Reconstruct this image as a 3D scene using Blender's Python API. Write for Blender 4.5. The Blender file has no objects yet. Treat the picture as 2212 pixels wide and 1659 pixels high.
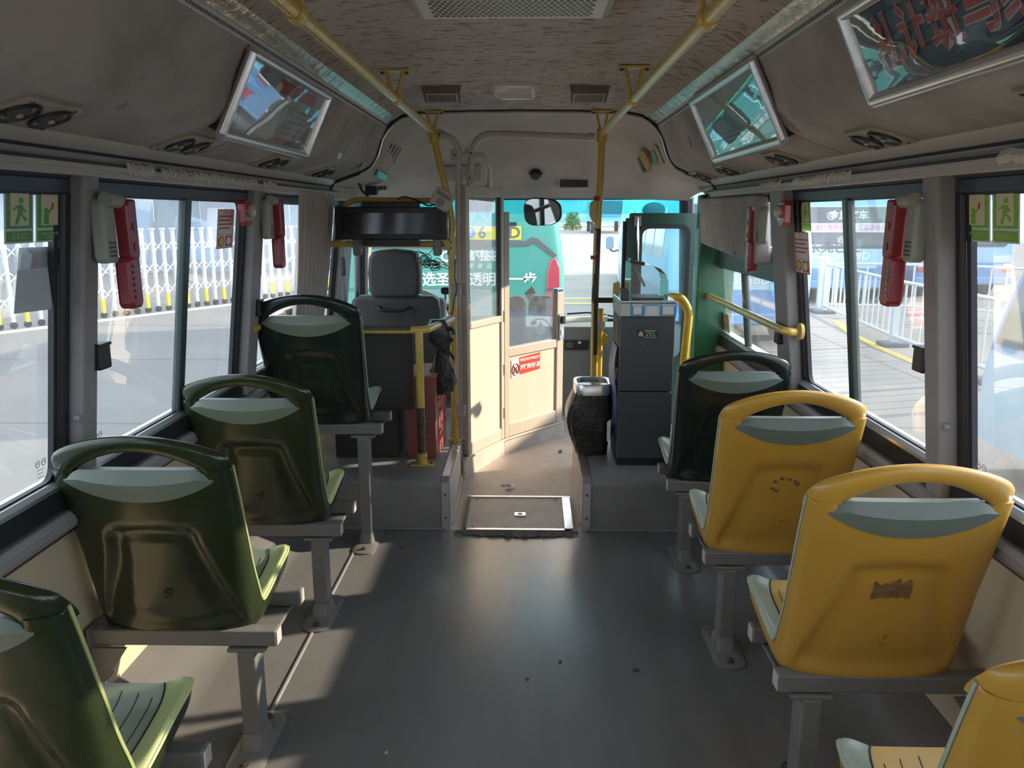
import bpy, bmesh, math, random
from mathutils import Vector, Matrix
random.seed(7)
S = bpy.context.scene
COL = S.collection
PI = math.pi

# ------------------------------------------------------------------ camera
FPX, IW, IH, VPX, VPY = 1700.0, 2212.0, 1659.0, 1140.0, 462.0   # focal length and frame in photo pixels
CAM = Vector((0.03, 0.0, 1.40))
_p = math.atan((IH/2-VPY)/FPX)
_q = math.atan((VPX-IW/2)/math.hypot(FPX, IH/2-VPY))
C_F = Vector((-math.sin(_q)*math.cos(_p), math.cos(_q)*math.cos(_p), -math.sin(_p)))
C_R = Vector((math.cos(_q), math.sin(_q), 0))
C_U = C_R.cross(C_F)
cd = bpy.data.cameras.new('camera'); cam = bpy.data.objects.new('camera', cd); COL.objects.link(cam)
cd.sensor_fit = 'HORIZONTAL'; cd.sensor_width = 36.0; cd.lens = FPX/IW*36.0; cd.clip_start = 0.02; cd.clip_end = 300
cam.matrix_world = Matrix(((C_R.x, C_U.x, -C_F.x, CAM.x), (C_R.y, C_U.y, -C_F.y, CAM.y), (C_R.z, C_U.z, -C_F.z, CAM.z), (0, 0, 0, 1)))
S.camera = cam

# ------------------------------------------------------------------ world, sun, exposure
w = bpy.data.worlds.new('hazy_sky'); S.world = w; w.use_nodes = True
bg = w.node_tree.nodes['Background']; bg.inputs[0].default_value = (0.80, 0.90, 1.0, 1); bg.inputs[1].default_value = 1.25
SUN_EL, SUN_AZ = math.radians(24), math.radians(16)       # low sun, from the door side and a little ahead
sd = bpy.data.lights.new('sun', 'SUN'); so = bpy.data.objects.new('sun', sd); COL.objects.link(so)
sd.energy = 3.4; sd.color = (1.0, 0.83, 0.62); sd.angle = math.radians(0.8)
_sv = Vector((math.cos(SUN_EL)*math.cos(SUN_AZ), math.cos(SUN_EL)*math.sin(SUN_AZ), math.sin(SUN_EL)))
so.rotation_euler = _sv.to_track_quat('Z', 'Y').to_euler(); so.location = (6, 2, 6)
vs = S.view_settings; vs.view_transform = 'Standard'; vs.look = 'None'; vs.gamma = 1.0; vs.use_curve_mapping = False
vs.exposure = 1.48
S.cycles.use_denoising = True
S.cycles.max_bounces = 12; S.cycles.diffuse_bounces = 6; S.cycles.transparent_max_bounces = 24
S.cycles.sample_clamp_indirect = 6.0; S.cycles.caustics_reflective = False; S.cycles.caustics_refractive = False

# ------------------------------------------------------------------ pixel -> place (a direction, cut with a known plane)
def ray(x, y): return C_R*((x-IW/2)/FPX)+C_U*((IH/2-y)/FPX)+C_F
def pz(x, y, z): d = ray(x, y); return CAM+d*((z-CAM.z)/d.z)
def px(x, y, X): d = ray(x, y); return CAM+d*((X-CAM.x)/d.x)
def py(x, y, Y): d = ray(x, y); return CAM+d*((Y-CAM.y)/d.y)
def pplane(x, y, P, N): d = ray(x, y); return CAM+d*((Vector(P)-CAM).dot(N)/d.dot(N))

# ------------------------------------------------------------------ materials (procedural)
MATS = {}
def mat(name, col, rough=.5, metal=0.0, noise=None, bump=None, spec=.5, coat=0.0, spots=None, alpha=None):
    if name in MATS: return MATS[name]
    m = bpy.data.materials.new(name); m.use_nodes = True; nt = m.node_tree; b = nt.nodes['Principled BSDF']
    b.inputs['Base Color'].default_value = (*col, 1); b.inputs['Roughness'].default_value = rough
    b.inputs['Metallic'].default_value = metal; b.inputs['Specular IOR Level'].default_value = spec
    b.inputs['Coat Weight'].default_value = coat; b.inputs['Coat Roughness'].default_value = .08
    tc = nt.nodes.new('ShaderNodeTexCoord')
    def nz(scale, detail=4, stretch=(1, 1, 1), rough_=.55):
        mp = nt.nodes.new('ShaderNodeMapping'); mp.inputs['Scale'].default_value = stretch
        nt.links.new(tc.outputs['Object'], mp.inputs[0])
        n = nt.nodes.new('ShaderNodeTexNoise'); n.inputs['Scale'].default_value = scale; n.inputs['Detail'].default_value = detail
        n.inputs['Roughness'].default_value = rough_
        nt.links.new(mp.outputs[0], n.inputs['Vector']); return n.outputs['Fac']
    def mix(fac, a, bcol):
        mx = nt.nodes.new('ShaderNodeMix'); mx.data_type = 'RGBA'
        nt.links.new(fac, mx.inputs['Factor'])
        for v, i in ((a, 6), (bcol, 7)):
            if isinstance(v, tuple): mx.inputs[i].default_value = (*v, 1)
            else: nt.links.new(v, mx.inputs[i])
        return mx.outputs[2]
    def ramp(fac, lo, hi):
        r = nt.nodes.new('ShaderNodeMapRange'); r.inputs[1].default_value = lo; r.inputs[2].default_value = hi
        nt.links.new(fac, r.inputs[0]); return r.outputs[0]
    cur = None
    if noise:
        sc, am = noise[0], noise[1]; st = noise[2] if len(noise) > 2 else (1, 1, 1)
        f = ramp(nz(sc, 5, st), .3, .7)
        cur = mix(f, tuple(max(0, c*(1-am)) for c in col), tuple(min(1, c*(1+am)) for c in col))
    for sp in (spots or []):          # (scale, threshold, colour, stretch)
        sc, th, c2, st = sp
        f = ramp(nz(sc, 3, st), th, th+.07)
        cur = mix(f, cur if cur is not None else col, c2)
    if cur is not None: nt.links.new(cur, b.inputs['Base Color'])
    if bump:
        bp = nt.nodes.new('ShaderNodeBump'); bp.inputs['Strength'].default_value = bump[1]; bp.inputs['Distance'].default_value = bump[2] if len(bump) > 2 else .004
        nt.links.new(nz(bump[0], 6), bp.inputs['Height']); nt.links.new(bp.outputs[0], b.inputs['Normal'])
    MATS[name] = m; return m

def glass(name, tint=(1, 1, 1), dust=.08, dustcol=(.8, .82, .85), refl=.4, dscale=6.0):
    """thin window pane: lets light straight through, mirrors at grazing angles, a film of dust scatters"""
    if name in MATS: return MATS[name]
    m = bpy.data.materials.new(name); m.use_nodes = True; nt = m.node_tree; nt.nodes.clear()
    o = nt.nodes.new('ShaderNodeOutputMaterial'); tr = nt.nodes.new('ShaderNodeBsdfTransparent'); tr.inputs[0].default_value = (*tint, 1)
    gl = nt.nodes.new('ShaderNodeBsdfGlossy'); gl.inputs['Roughness'].default_value = .02
    fr = nt.nodes.new('ShaderNodeFresnel'); fr.inputs[0].default_value = 1.35
    mu = nt.nodes.new('ShaderNodeMath'); mu.operation = 'MULTIPLY'; mu.inputs[1].default_value = refl
    nt.links.new(fr.outputs[0], mu.inputs[0])
    m1 = nt.nodes.new('ShaderNodeMixShader'); nt.links.new(mu.outputs[0], m1.inputs[0]); nt.links.new(tr.outputs[0], m1.inputs[1]); nt.links.new(gl.outputs[0], m1.inputs[2])
    di = nt.nodes.new('ShaderNodeBsdfDiffuse'); di.inputs[0].default_value = (*dustcol, 1)
    tl = nt.nodes.new('ShaderNodeBsdfTranslucent'); tl.inputs[0].default_value = (*dustcol, 1)
    m2 = nt.nodes.new('ShaderNodeMixShader'); m2.inputs[0].default_value = .5; nt.links.new(di.outputs[0], m2.inputs[1]); nt.links.new(tl.outputs[0], m2.inputs[2])
    tc = nt.nodes.new('ShaderNodeTexCoord'); n = nt.nodes.new('ShaderNodeTexNoise'); n.inputs['Scale'].default_value = dscale; n.inputs['Detail'].default_value = 6
    nt.links.new(tc.outputs['Object'], n.inputs['Vector'])
    r = nt.nodes.new('ShaderNodeMapRange'); r.inputs[1].default_value = .3; r.inputs[2].default_value = .75; r.inputs[3].default_value = dust*.55; r.inputs[4].default_value = dust*1.5
    nt.links.new(n.outputs['Fac'], r.inputs[0])
    m3 = nt.nodes.new('ShaderNodeMixShader'); nt.links.new(r.outputs[0], m3.inputs[0]); nt.links.new(m1.outputs[0], m3.inputs[1]); nt.links.new(m2.outputs[0], m3.inputs[2])
    nt.links.new(m3.outputs[0], o.inputs[0]); MATS[name] = m; return m

# ------------------------------------------------------------------ objects
def tag(o, label=None, cat=None, group=None, kind=None):
    if label: o['label'] = label
    if cat: o['category'] = cat
    if group: o['group'] = group
    if kind: o['kind'] = kind
    return o
def thing(name, label, cat, loc=(0, 0, 0), group=None):
    o = bpy.data.objects.new(name, None); COL.objects.link(o); o.location = loc; o.empty_display_size = .05
    return tag(o, label, cat, group)
def wloc(o):
    v = Vector((0, 0, 0))
    while o is not None: v = v+o.location; o = o.parent
    return v
class MB:
    """collects shapes (world coordinates) for ONE mesh object"""
    def __init__(s): s.b = bmesh.new()
    def face(s, pts):
        try: return s.b.faces.new([s.b.verts.new(p) for p in pts])
        except ValueError: return None
    def box(s, a, c):
        """axis box between corners a and c"""
        x0, x1 = sorted((a[0], c[0])); y0, y1 = sorted((a[1], c[1])); z0, z1 = sorted((a[2], c[2]))
        return s.hexa([(x0, y0, z0), (x1, y0, z0), (x1, y1, z0), (x0, y1, z0), (x0, y0, z1), (x1, y0, z1), (x1, y1, z1), (x0, y1, z1)])
    def hexa(s, P):
        v = [s.b.verts.new(p) for p in P]
        for f in ((3, 2, 1, 0), (4, 5, 6, 7), (0, 1, 5, 4), (1, 2, 6, 5), (2, 3, 7, 6), (3, 0, 4, 7)): s.b.faces.new([v[i] for i in f])
        return s
    def obox(s, c, ax, ay, az):
        """box round centre c with half-axis vectors"""
        c, ax, ay, az = map(Vector, (c, ax, ay, az))
        return s.hexa([c-ax-ay-az, c+ax-ay-az, c+ax+ay-az, c-ax+ay-az, c-ax-ay+az, c+ax-ay+az, c+ax+ay+az, c-ax+ay+az])
    def tube(s, pts, r, n=12, cap=True, closed=False):
        pts = [Vector(p) for p in pts]; rs = r if isinstance(r, (list, tuple)) else [r]*len(pts)
        rings = []; prev = None
        for i, p in enumerate(pts):
            if closed: t = (pts[(i+1) % len(pts)]-pts[i-1])
            else: t = (pts[min(i+1, len(pts)-1)]-pts[max(i-1, 0)])
            t.normalize()
            if prev is None:
                a = Vector((0, 0, 1)) if abs(t.z) < .9 else Vector((1, 0, 0))
                u = t.cross(a).normalized()
            else:
                u = (prev-t*prev.dot(t)).normalized()
            prev = u; v = t.cross(u)
            rings.append([s.b.verts.new(p+(u*math.cos(2*PI*k/n)+v*math.sin(2*PI*k/n))*rs[i]) for k in range(n)])
        m = len(rings)
        for i in range(m if closed else m-1):
            A, B = rings[i], rings[(i+1) % m]
            for k in range(n): s.b.faces.new([A[k], A[(k+1) % n], B[(k+1) % n], B[k]])
        if cap and not closed:
            s.b.faces.new(rings[0][::-1]); s.b.faces.new(rings[-1])
        return s
    def cyl(s, a, c, r, n=16, r2=None): return s.tube([a, c], [r, r if r2 is None else r2], n)
    def prism(s, poly, d):
        """polygon (3D points) pushed along vector d"""
        d = Vector(d); A = [s.b.verts.new(Vector(p)) for p in poly]; B = [s.b.verts.new(Vector(p)+d) for p in poly]; n = len(poly)
        s.b.faces.new(A[::-1]); s.b.faces.new(B)
        for i in range(n): s.b.faces.new([A[i], A[(i+1) % n], B[(i+1) % n], B[i]])
        return s
    def grid(s, rows, close_u=False, close_v=False):
        V = [[s.b.verts.new(p) for p in r] for r in rows]; n, m = len(V), len(V[0])
        for i in range(n if close_v else n-1):
            for j in range(m if close_u else m-1):
                q = [V[i][j], V[i][(j+1) % m], V[(i+1) % n][(j+1) % m], V[(i+1) % n][j]]
                try: s.b.faces.new(q)
                except ValueError: pass
        return V
    def sphere(s, c, r, n=14, sc=(1, 1, 1)):
        mt = Matrix.Translation(c) @ Matrix.Diagonal((*[r*k for k in sc], 1))
        bmesh.ops.create_uvsphere(s.b, u_segments=n, v_segments=max(6, n//2+1), radius=1, matrix=mt); return s
    def build(s, name, m, parent=None, smooth=True, bevel=0, weld=False, angle=40, fixn=True):
        if weld: bmesh.ops.remove_doubles(s.b, verts=s.b.verts, dist=1e-5)
        if fixn: bmesh.ops.recalc_face_normals(s.b, faces=s.b.faces)
        off = wloc(parent) if parent is not None else Vector((0, 0, 0))
        if parent is None:               # origin at the base of the thing
            c = Vector((0, 0, 0)); n = max(1, len(s.b.verts))
            for v in s.b.verts: c += v.co/n
            c.z = min((v.co.z for v in s.b.verts), default=0); off = c
        for v in s.b.verts: v.co -= off
        me = bpy.data.meshes.new(name); s.b.to_mesh(me); s.b.free()
        for k in (m if isinstance(m, (list, tuple)) else [m]): me.materials.append(k)
        o = bpy.data.objects.new(name, me); COL.objects.link(o)
        if parent is None: o.location = off
        else: o.parent = parent
        if smooth: smooth_by_angle(me, angle)
        if bevel:
            bv = o.modifiers.new('bevel', 'BEVEL'); bv.width = bevel; bv.segments = 2; bv.limit_method = 'ANGLE'; bv.angle_limit = math.radians(50); bv.harden_normals = False
        return o
def smooth_by_angle(me, deg):
    me.polygons.foreach_set('use_smooth', [True]*len(me.polygons))
    bm = bmesh.new(); bm.from_mesh(me); th = math.radians(deg)
    for e in bm.edges:
        e.smooth = not (len(e.link_faces) == 2 and e.calc_face_angle(0) > th)
    bm.to_mesh(me); bm.free()
def copy_tree(o, parent=None):
    c = o.copy(); COL.objects.link(c); c.parent = parent
    for ch in [x for x in bpy.data.objects if x.parent == o]: copy_tree(ch, c)
    return c
def arc(c, u, v, r, a0, a1, n=8):
    c, u, v = Vector(c), Vector(u), Vector(v)
    return [c+u*r*math.cos(math.radians(a0+(a1-a0)*i/n))+v*r*math.sin(math.radians(a0+(a1-a0)*i/n)) for i in range(n+1)]
def rrect(w_, h_, r, n=5):
    """rounded rectangle outline round the origin, 2D"""
    P = []
    for cx, cy, a in ((w_/2-r, h_/2-r, 0), (-w_/2+r, h_/2-r, 90), (-w_/2+r, -h_/2+r, 180), (w_/2-r, -h_/2+r, 270)):
        for i in range(n+1):
            t = math.radians(a+90*i/n); P.append((cx+r*math.cos(t), cy+r*math.sin(t)))
    return P
def rounded_path(pts, r, n=5):
    """polyline with rounded corners"""
    pts = [Vector(p) for p in pts]; out = [pts[0]]
    for i in range(1, len(pts)-1):
        a, b_, c = pts[i-1], pts[i], pts[i+1]; d1 = (a-b_); d2 = (c-b_); k = min(r, d1.length*.49, d2.length*.49)
        p1 = b_+d1.normalized()*k; p2 = b_+d2.normalized()*k
        for j in range(n+1):
            t = j/n; out.append(p1*(1-t)**2+b_*2*t*(1-t)+p2*t*t)
    return out+[pts[-1]]
def text(s_, size, m, org, ux, uy, parent=None, name='lettering', align='CENTER', sx=1.0, off=.0015, bold=0.0, thick=0.0):
    """flat print: characters on a surface at org, reading along ux, up along uy"""
    cu = bpy.data.curves.new('t', 'FONT'); cu.body = s_; cu.size = size; cu.align_x = align; cu.align_y = 'CENTER'; cu.offset = bold; cu.resolution_u = 2; cu.extrude = thick
    t = bpy.data.objects.new('t', cu); COL.objects.link(t)
    dg = bpy.context.evaluated_depsgraph_get(); me = bpy.data.meshes.new_from_object(t.evaluated_get(dg))
    bpy.data.objects.remove(t); bpy.data.curves.remove(cu)
    ux, uy = Vector(ux).normalized(), Vector(uy).normalized(); n = ux.cross(uy); org = Vector(org)
    o0 = wloc(parent) if parent is not None else Vector((0, 0, 0))
    for v in me.vertices: v.co = org+ux*v.co.x*sx+uy*v.co.y+n*(off+v.co.z)-o0
    me.materials.clear(); me.materials.append(m)
    o = bpy.data.objects.new(name, me); COL.objects.link(o)
    if parent is not None: o.parent = parent
    return o
def panel(poly, m, parent, name, off=.001, n=None, thick=.001):
    """thin print/plate polygon lifted off its surface"""
    P = [Vector(p) for p in poly]; n = Vector(n).normalized()
    return MB().prism([p+n*off for p in P], n*thick).build(name, m, parent, smooth=False)
# ================================================================== materials used all over
M_floor = mat('grey_vinyl', (.150, .146, .144), .27, noise=(9, .10, (1, .25, 1)), bump=(260, .07, .002), spec=.7, spots=[(420, .70, (.30, .30, .29), (1, 1, 1)), (2.2, .60, (.14, .135, .13), (1, .5, 1))])
M_plat = mat('grey_vinyl_platform', (.215, .21, .212), .45, noise=(6, .12), bump=(240, .15, .002), spots=[(300, .69, (.33, .33, .33), (1, 1, 1))])
M_aisle = mat('worn_beige_vinyl', (.54, .47, .425), .5, noise=(7, .16), bump=(160, .2, .002), spots=[(35, .68, (.24, .20, .18), (1, 2.5, 1))])
M_ceil = mat('stained_ceiling_felt', (.53, .46, .432), .9, noise=(3, .14), bump=(90, .25, .003), spots=[(31, .555, (.31, .25, .215), (.60, 1.25, 1)), (20, .60, (.27, .205, .17), (.60, 1.3, 1))])
M_cove = mat('grey_felt', (.38, .348, .332), .92, noise=(4, .25), bump=(220, .25, .002), spots=[(8, .66, (.27, .245, .23), (1, 1, 1))])
M_dome = mat('dome_felt', (.50, .42, .385), .92, noise=(4, .12), bump=(220, .2, .002))
M_ledge = mat('cream_grey_plastic', (.46, .43, .40), .45, noise=(3, .08))
M_pillar = mat('pillar_grey', (.27, .255, .255), .6, noise=(5, .08), bump=(300, .1, .001))
M_dark = mat('dark_rubber', (.022, .024, .03), .45)
M_navy = mat('dark_header', (.055, .062, .085), .4)
M_silver = mat('brushed_aluminium', (.72, .72, .74), .28, metal=.9, noise=(60, .08, (1, .02, 1)))
M_panel = mat('beige_wall_panel', (.60, .50, .36), .45, noise=(2, .06))
M_brown = mat('brown_strip', (.10, .055, .045), .5)
M_white = mat('white_paint', (.75, .73, .69), .4, noise=(8, .05))
M_chrome = mat('chrome', (.8, .8, .82), .08, metal=1.0)
M_black = mat('black_plastic', (.016, .016, .018), .4)
M_bolt = mat('bolt_steel', (.12, .11, .10), .45, metal=.6)
G_side = glass('dusty_side_glass', (.93, .97, 1.0), .085, (.78, .84, .9))
G_front = glass('windscreen_glass', (.90, 1.0, .98), .05, (.8, .82, .85))
G_band = glass('tinted_sun_band', (.10, .72, .86), .10, (.2, .75, .9))
def struct(o): o['kind'] = 'structure'; return o
YR, YS, YF = -1.95, 3.345, 5.35      # rear wall, step, front
def XW(z): return 1.10+(.77-z)*(.127 if z > .77 else .045)

# ---------------------------------------------------------------- floor
b = MB()
prof = [(-1.14, .115), (-1.10, .10), (-1.025, .055), (-1.005, .03), (-.945, .004), (-.92, 0), (.92, 0), (.945, .004), (1.005, .03), (1.025, .055), (1.10, .10), (1.14, .115)]
b.grid([[(x, YR, z) for x, z in prof], [(x, YS+.02, z) for x, z in prof]])
floor = struct(b.build('floor', M_floor, angle=80))
b = MB().tube([(-.705, YR+.05, .0), (-.702, 1.5, .0), (-.70, YS-.02, .0)], .006, 6); b.build('floor_seam', M_plat, floor)
b = MB().tube([(-1.0, YS-.004, .004), (-.34, YS-.004, .004)], .008, 8); b.build('sealant_bead', M_plat, floor)
b = MB().tube([(.30, YS-.004, .004), (1.0, YS-.004, .004)], .008, 8); b.build('sealant_bead', M_plat, floor)
def platform(name, x0, x1, y1):
    b = MB(); z = .24; r = .035
    pr = [(YS, -.01)]+[(YS+r-r*math.cos(math.radians(a)), z-r+r*math.sin(math.radians(a))) for a in range(0, 91, 15)]+[(y1, z), (y1, -.3)]
    b.grid([[(x0, y, zz) for y, zz in pr], [(x1, y, zz) for y, zz in pr]])
    b.face([(x0, y, zz) for y, zz in pr]); b.face([(x1, y, zz) for y, zz in pr])
    return struct(b.build(name, M_plat, weld=True, angle=50))
plat_l = platform('floor_platform_left', -1.13, -.318, 5.34)
plat_r = platform('floor_platform_right', .283, 1.13, 4.13)
# sunken aisle between the platforms, a little uphill
b = MB()
rows = []
for i in range(9):
    y = YS+(5.30-YS)*i/8; z = .0+.055*min(1, (y-YS)/.8)
    rows.append([(x, y, z) for x in (-.33, -.15, 0, .15, .30, .7, 1.13)])
b.grid(rows); b.face([(-.33, YS+.001, -.02), (.29, YS+.001, -.02), (.29, YS+.001, .0), (-.33, YS+.001, .0)])
aisle = struct(b.build('floor_aisle', M_aisle))
# ribbed aluminium nosing on the platform edges
def nosing(x, s, ytop):
    g = []
    o = None
    b = MB(); w_ = .034
    # riser piece in ridges
    for k in range(6):
        xa = x-s*(k*w_/6); xb = x-s*((k+.7)*w_/6)
        b.box((xa, YS-.006, .0), (xb, YS-.001, .225))
    b.box((x, YS-.003, .0), (x-s*w_, YS+.002, .225))
    o = b.build('aluminium_edge_trim', M_silver, aisle, smooth=False)
    b = MB()
    for k in range(6):
        xa = x-s*(k*w_/6); xb = x-s*((k+.7)*w_/6)
        b.box((xa, YS+.03, .24), (xb, ytop, .246))
    b.box((x, YS+.028, .238), (x-s*w_, ytop, .243))
    b.hexa([(x, YS-.004, .222), (x-s*w_, YS-.004, .222), (x-s*w_, YS+.0, .226), (x, YS, .226), (x, YS+.026, .246), (x-s*w_, YS+.026, .246), (x-s*w_, YS+.04, .243), (x, YS+.04, .243)])
    b.build('aluminium_edge_trim', M_silver, aisle, smooth=False)
    for z in (.06, .17):
        MB().cyl((x-s*.017, YS-.004, z), (x-s*.017, YS-.011, z), .0055, 8).build('screw', M_bolt, aisle)
    b = MB().box((x+s*.004, YS+.001, .0), (x, ytop, .24)); b.build('aisle_kerb', M_aisle, aisle, smooth=False)
    b = MB().tube([(x+s*.008, YS+.05, .010), (x+s*.008, 3.8, .045), (x+s*.008, ytop-.05, .062)], .007, 6); b.build('sealant_bead', M_aisle, aisle)
nosing(-.318, 1, 3.96); nosing(.283, -1, 4.12)
# floor hatch with a frame, key plate and the torn strip of vinyl in front of it
hz = .012
hx0, hx1, hy0, hy1 = -.243, .202, 3.325, 3.665
hatch = thing('floor_hatch', 'metal-framed floor hatch cover with small square key plate in the aisle', 'hatch', ((hx0+hx1)/2, (hy0+hy1)/2, .01))
def zz(y): return .055*max(0, y-YS)/.8
b = MB().hexa([(hx0, hy0, 0), (hx1, hy0, 0), (hx1, hy1, zz(hy1)-.004), (hx0, hy1, zz(hy1)-.004), (hx0, hy0, hz+zz(hy0)), (hx1, hy0, hz+zz(hy0)), (hx1, hy1, hz+zz(hy1)), (hx0, hy1, hz+zz(hy1))])
b.build('cover', M_aisle, hatch, smooth=False)
def bar(p, q, wv, h=.006):
    p, q, wv = Vector(p), Vector(q), Vector(wv)
    return MB().hexa([p, q, q+wv, p+wv, p+Vector((0, 0, h)), q+Vector((0, 0, h)), q+wv+Vector((0, 0, h)), p+wv+Vector((0, 0, h))])
for p, q, wv in (((hx0, hy0, hz+zz(hy0)), (hx1, hy0, hz+zz(hy0)), (0, -.02, 0)), ((hx0-.02, hy1, hz+zz(hy1)), (hx1+.045, hy1, hz+zz(hy1)), (0, .018, 0)), ((hx1, hy0, hz+zz(hy0)), (hx1, hy1, hz+zz(hy1)), (.04, 0, 0)), ((hx0, hy0, hz+zz(hy0)), (hx0, hy1, hz+zz(hy1)), (-.014, 0, 0))):
    bar(p, q, wv).build('frame_bar', M_silver if wv[0] >= 0 else M_dark, hatch, smooth=False, bevel=.002)
kx, ky = -.0, 3.475
kp = MB().box((kx-.027, ky-.022, hz+zz(ky)), (kx+.027, ky+.022, hz+zz(ky)+.006)).build('key_plate', M_silver, hatch, smooth=False, bevel=.002)
MB().cyl((kx, ky, hz+zz(ky)+.005), (kx, ky, hz+zz(ky)+.0075), .011, 12).build('key_hole', M_black, kp)
for x, y in ((hx0+.03, hy0+.02), (hx1-.03, hy0+.02), (hx0+.03, hy1-.02), (hx1-.03, hy1-.02)):
    MB().cyl((x, y, hz+zz(y)), (x, y, hz+zz(y)+.003), .006, 8).build('screw', M_bolt, hatch)
b = MB(); rr = random.Random(3); rows = [[], [], []]
n = 40
for i in range(n+1):
    x = hx0-.05+(hx1-hx0+.11)*i/n; k = math.sin(PI*i/n)
    a = rr.uniform(-1, 1)
    rows[0].append((x, YS-.035+.003*a, .010)); rows[1].append((x, YS-.048-.018*k+.010*a, .015+.010*k*rr.random())); rows[2].append((x, YS-.052-.040*k+.016*rr.uniform(-1, 1)*k, .002+.006*k*rr.random()))
b.grid(rows); o = b.build('torn_vinyl_edge', mat('torn_felt', (.17, .155, .14), .95, noise=(60, .4), bump=(300, .8, .006)), floor)

# ---------------------------------------------------------------- side walls
P_L = [(-1.95, -1.55), (-.52, -.38), (.63, .77), (1.782, 1.930), (2.94, 3.13), (4.44, 4.74), (5.17, 5.35)]
P_R = [(-1.95, -1.55), (-.52, -.38), (.67, .82), (1.837, 1.99), (2.965, 3.20), (4.28, 4.34)]
ZB, ZT = .768, 1.450           # glass bottom, top
def wall(s, side, y1):
    b = MB(); th = .04
    P = [(1.14, .0), (1.128, .085), (XW(.40), .40), (XW(.65), .66)]
    b.grid([[(s*x, YR, z) for x, z in P], [(s*x, y1, z) for x, z in P]])
    b.grid([[(s*(x+th), YR, z) for x, z in P], [(s*(x+th), y1, z) for x, z in P]])
    wl = struct(b.build('wall_'+side, M_panel, angle=60))
    def strip(name, pts, m, ya=YR, yb=y1, ang=35):
        b = MB(); b.grid([[(s*x, ya, z) for x, z in pts+[pts[0]]], [(s*x, yb, z) for x, z in pts+[pts[0]]]])
        b.face([(s*x, ya, z) for x, z in pts]); b.face([(s*x, yb, z) for x, z in pts])
        return b.build(name, m, wl, angle=ang)
    strip('brown_trim', [(1.11, .632), (1.094, .632), (1.094, .652), (1.11, .652)], M_brown)
    strip('sill_ledge', [(1.13, .652), (1.082, .652), (1.066, .658), (1.058, .672), (1.060, .688), (1.072, .699), (1.13, .703)], M_pillar)
    strip('sill_band', [(1.14, .703), (1.086, .703), (1.080, .720), (1.084, .757), (1.14, .757)], M_dark)
    strip('sill_track', [(1.14, .757), (1.082, .757), (1.084, .765), (1.096, .774), (1.14, .774)], M_silver)
    x = XW(1.45)
    strip('header_rail', [(x+.06, 1.447), (x-.004, 1.447), (x-.006, 1.475), (x+.06, 1.475)], M_navy)
    strip('header_band', [(x+.06, 1.475), (x-.001, 1.475), (x-.075, 1.535), (x+.06, 1.56)], M_navy)
    return wl, strip
wl, stripL = wall(-1, 'left', 5.35)
wr, stripR = wall(1, 'right', 4.35)
def pillar(s, wl_, y0, y1, prom=.035, m=None):
    """window post: rubber-dark outer layer and a grey capping proud of it"""
    zb, zt = .703, 1.52
    def bx(ya, yb, inn, out, m, nm, za=zb, zc=zt):
        P = []
        for z in (za, zc):
            X = XW(z)
            P += [(s*(X-inn), ya, z), (s*(X+out), ya, z), (s*(X+out), yb, z), (s*(X-inn), yb, z)]
        return MB().hexa(P).build(nm, m, wl_, smooth=False, bevel=.008)
    bx(y0+.012, y1-.012, .004, .014, M_dark, 'pillar_seal', ZB, ZT)
    return bx(y0+.040, y1-.040, prom, .010, M_pillar, 'pillar')
for y0, y1 in P_L: pillar(-1, wl, y0, y1)
for y0, y1 in P_R[:-1]: pillar(1, wr, y0, y1, .045 if y0 > 1 else .035)
# front ends of the wall beside the driver: upper and lower blocks
# ---------------------------------------------------------------- windows
NW = [0]
def window(s, y0, y1, mull=None, zb=ZB, zt=ZT, g=None, rad=.03, mullm=None):
    NW[0] += 1
    g = g or G_side
    root = bpy.data.objects.new('window_%d' % NW[0], None); COL.objects.link(root); root.location = (s*XW(zb), (y0+y1)/2, zb); root['kind'] = 'structure'
    def fpt(y, z, out=0): return (s*(XW(z)+.012+out), y, z)
    # frame ring with rounded corners
    cy, cz = (y0+y1)/2, (zb+zt)/2; W_, H_ = y1-y0, zt-zb
    outer = rrect(W_+.02, H_+.02, .01); inner = rrect(W_-.014, H_-.02, rad)
    b = MB(); rows = []
    for dx in (-.006, .008):
        rows.append([fpt(cy+u, cz+v, dx) for u, v in outer]); rows.append([fpt(cy+u, cz+v, dx) for u, v in inner])
    ring = [rows[0], rows[1], rows[3], rows[2]]
    b.grid(ring, close_u=True, close_v=True); b.build('frame', M_dark, root, angle=30)
    ms = ([mull] if mull else [])
    edges = [y0+.008]+[m_ for m_ in ms]+[y1-.008]
    for i in range(len(edges)-1):
        ya, yb = edges[i], edges[i+1]; o = .008*(i % 2)
        b = MB(); b.grid([[fpt(ya, zb, o), fpt(yb, zb, o)], [fpt(ya, zt, o), fpt(yb, zt, o)]])
        b.build('pane', g, root, smooth=False)
    for m_ in ms:
        b = MB(); P = []
        for z in (zb, zt):
            P += [fpt(m_-.020, z, -.016), fpt(m_-.020, z, .012), fpt(m_+.020, z, .012), fpt(m_+.020, z, -.016)]
        b.hexa(P).build('mullion', mullm or mat('mullion_green_black', (.035, .06, .06), .3), root, smooth=False, bevel=.006)
    return root
WL = [window(-1, P_L[i][1], P_L[i+1][0], m_) for i, m_ in enumerate((-.95, .1, 1.28, 2.47, 3.86, None))]
WR = [window(1, P_R[i][1], P_R[i+1][0], m_) for i, m_ in enumerate((-.93, .12, 1.30, 2.53))]
wr3 = window(1, 3.20, 4.29, 3.80, zb=.70, zt=1.13)

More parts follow.
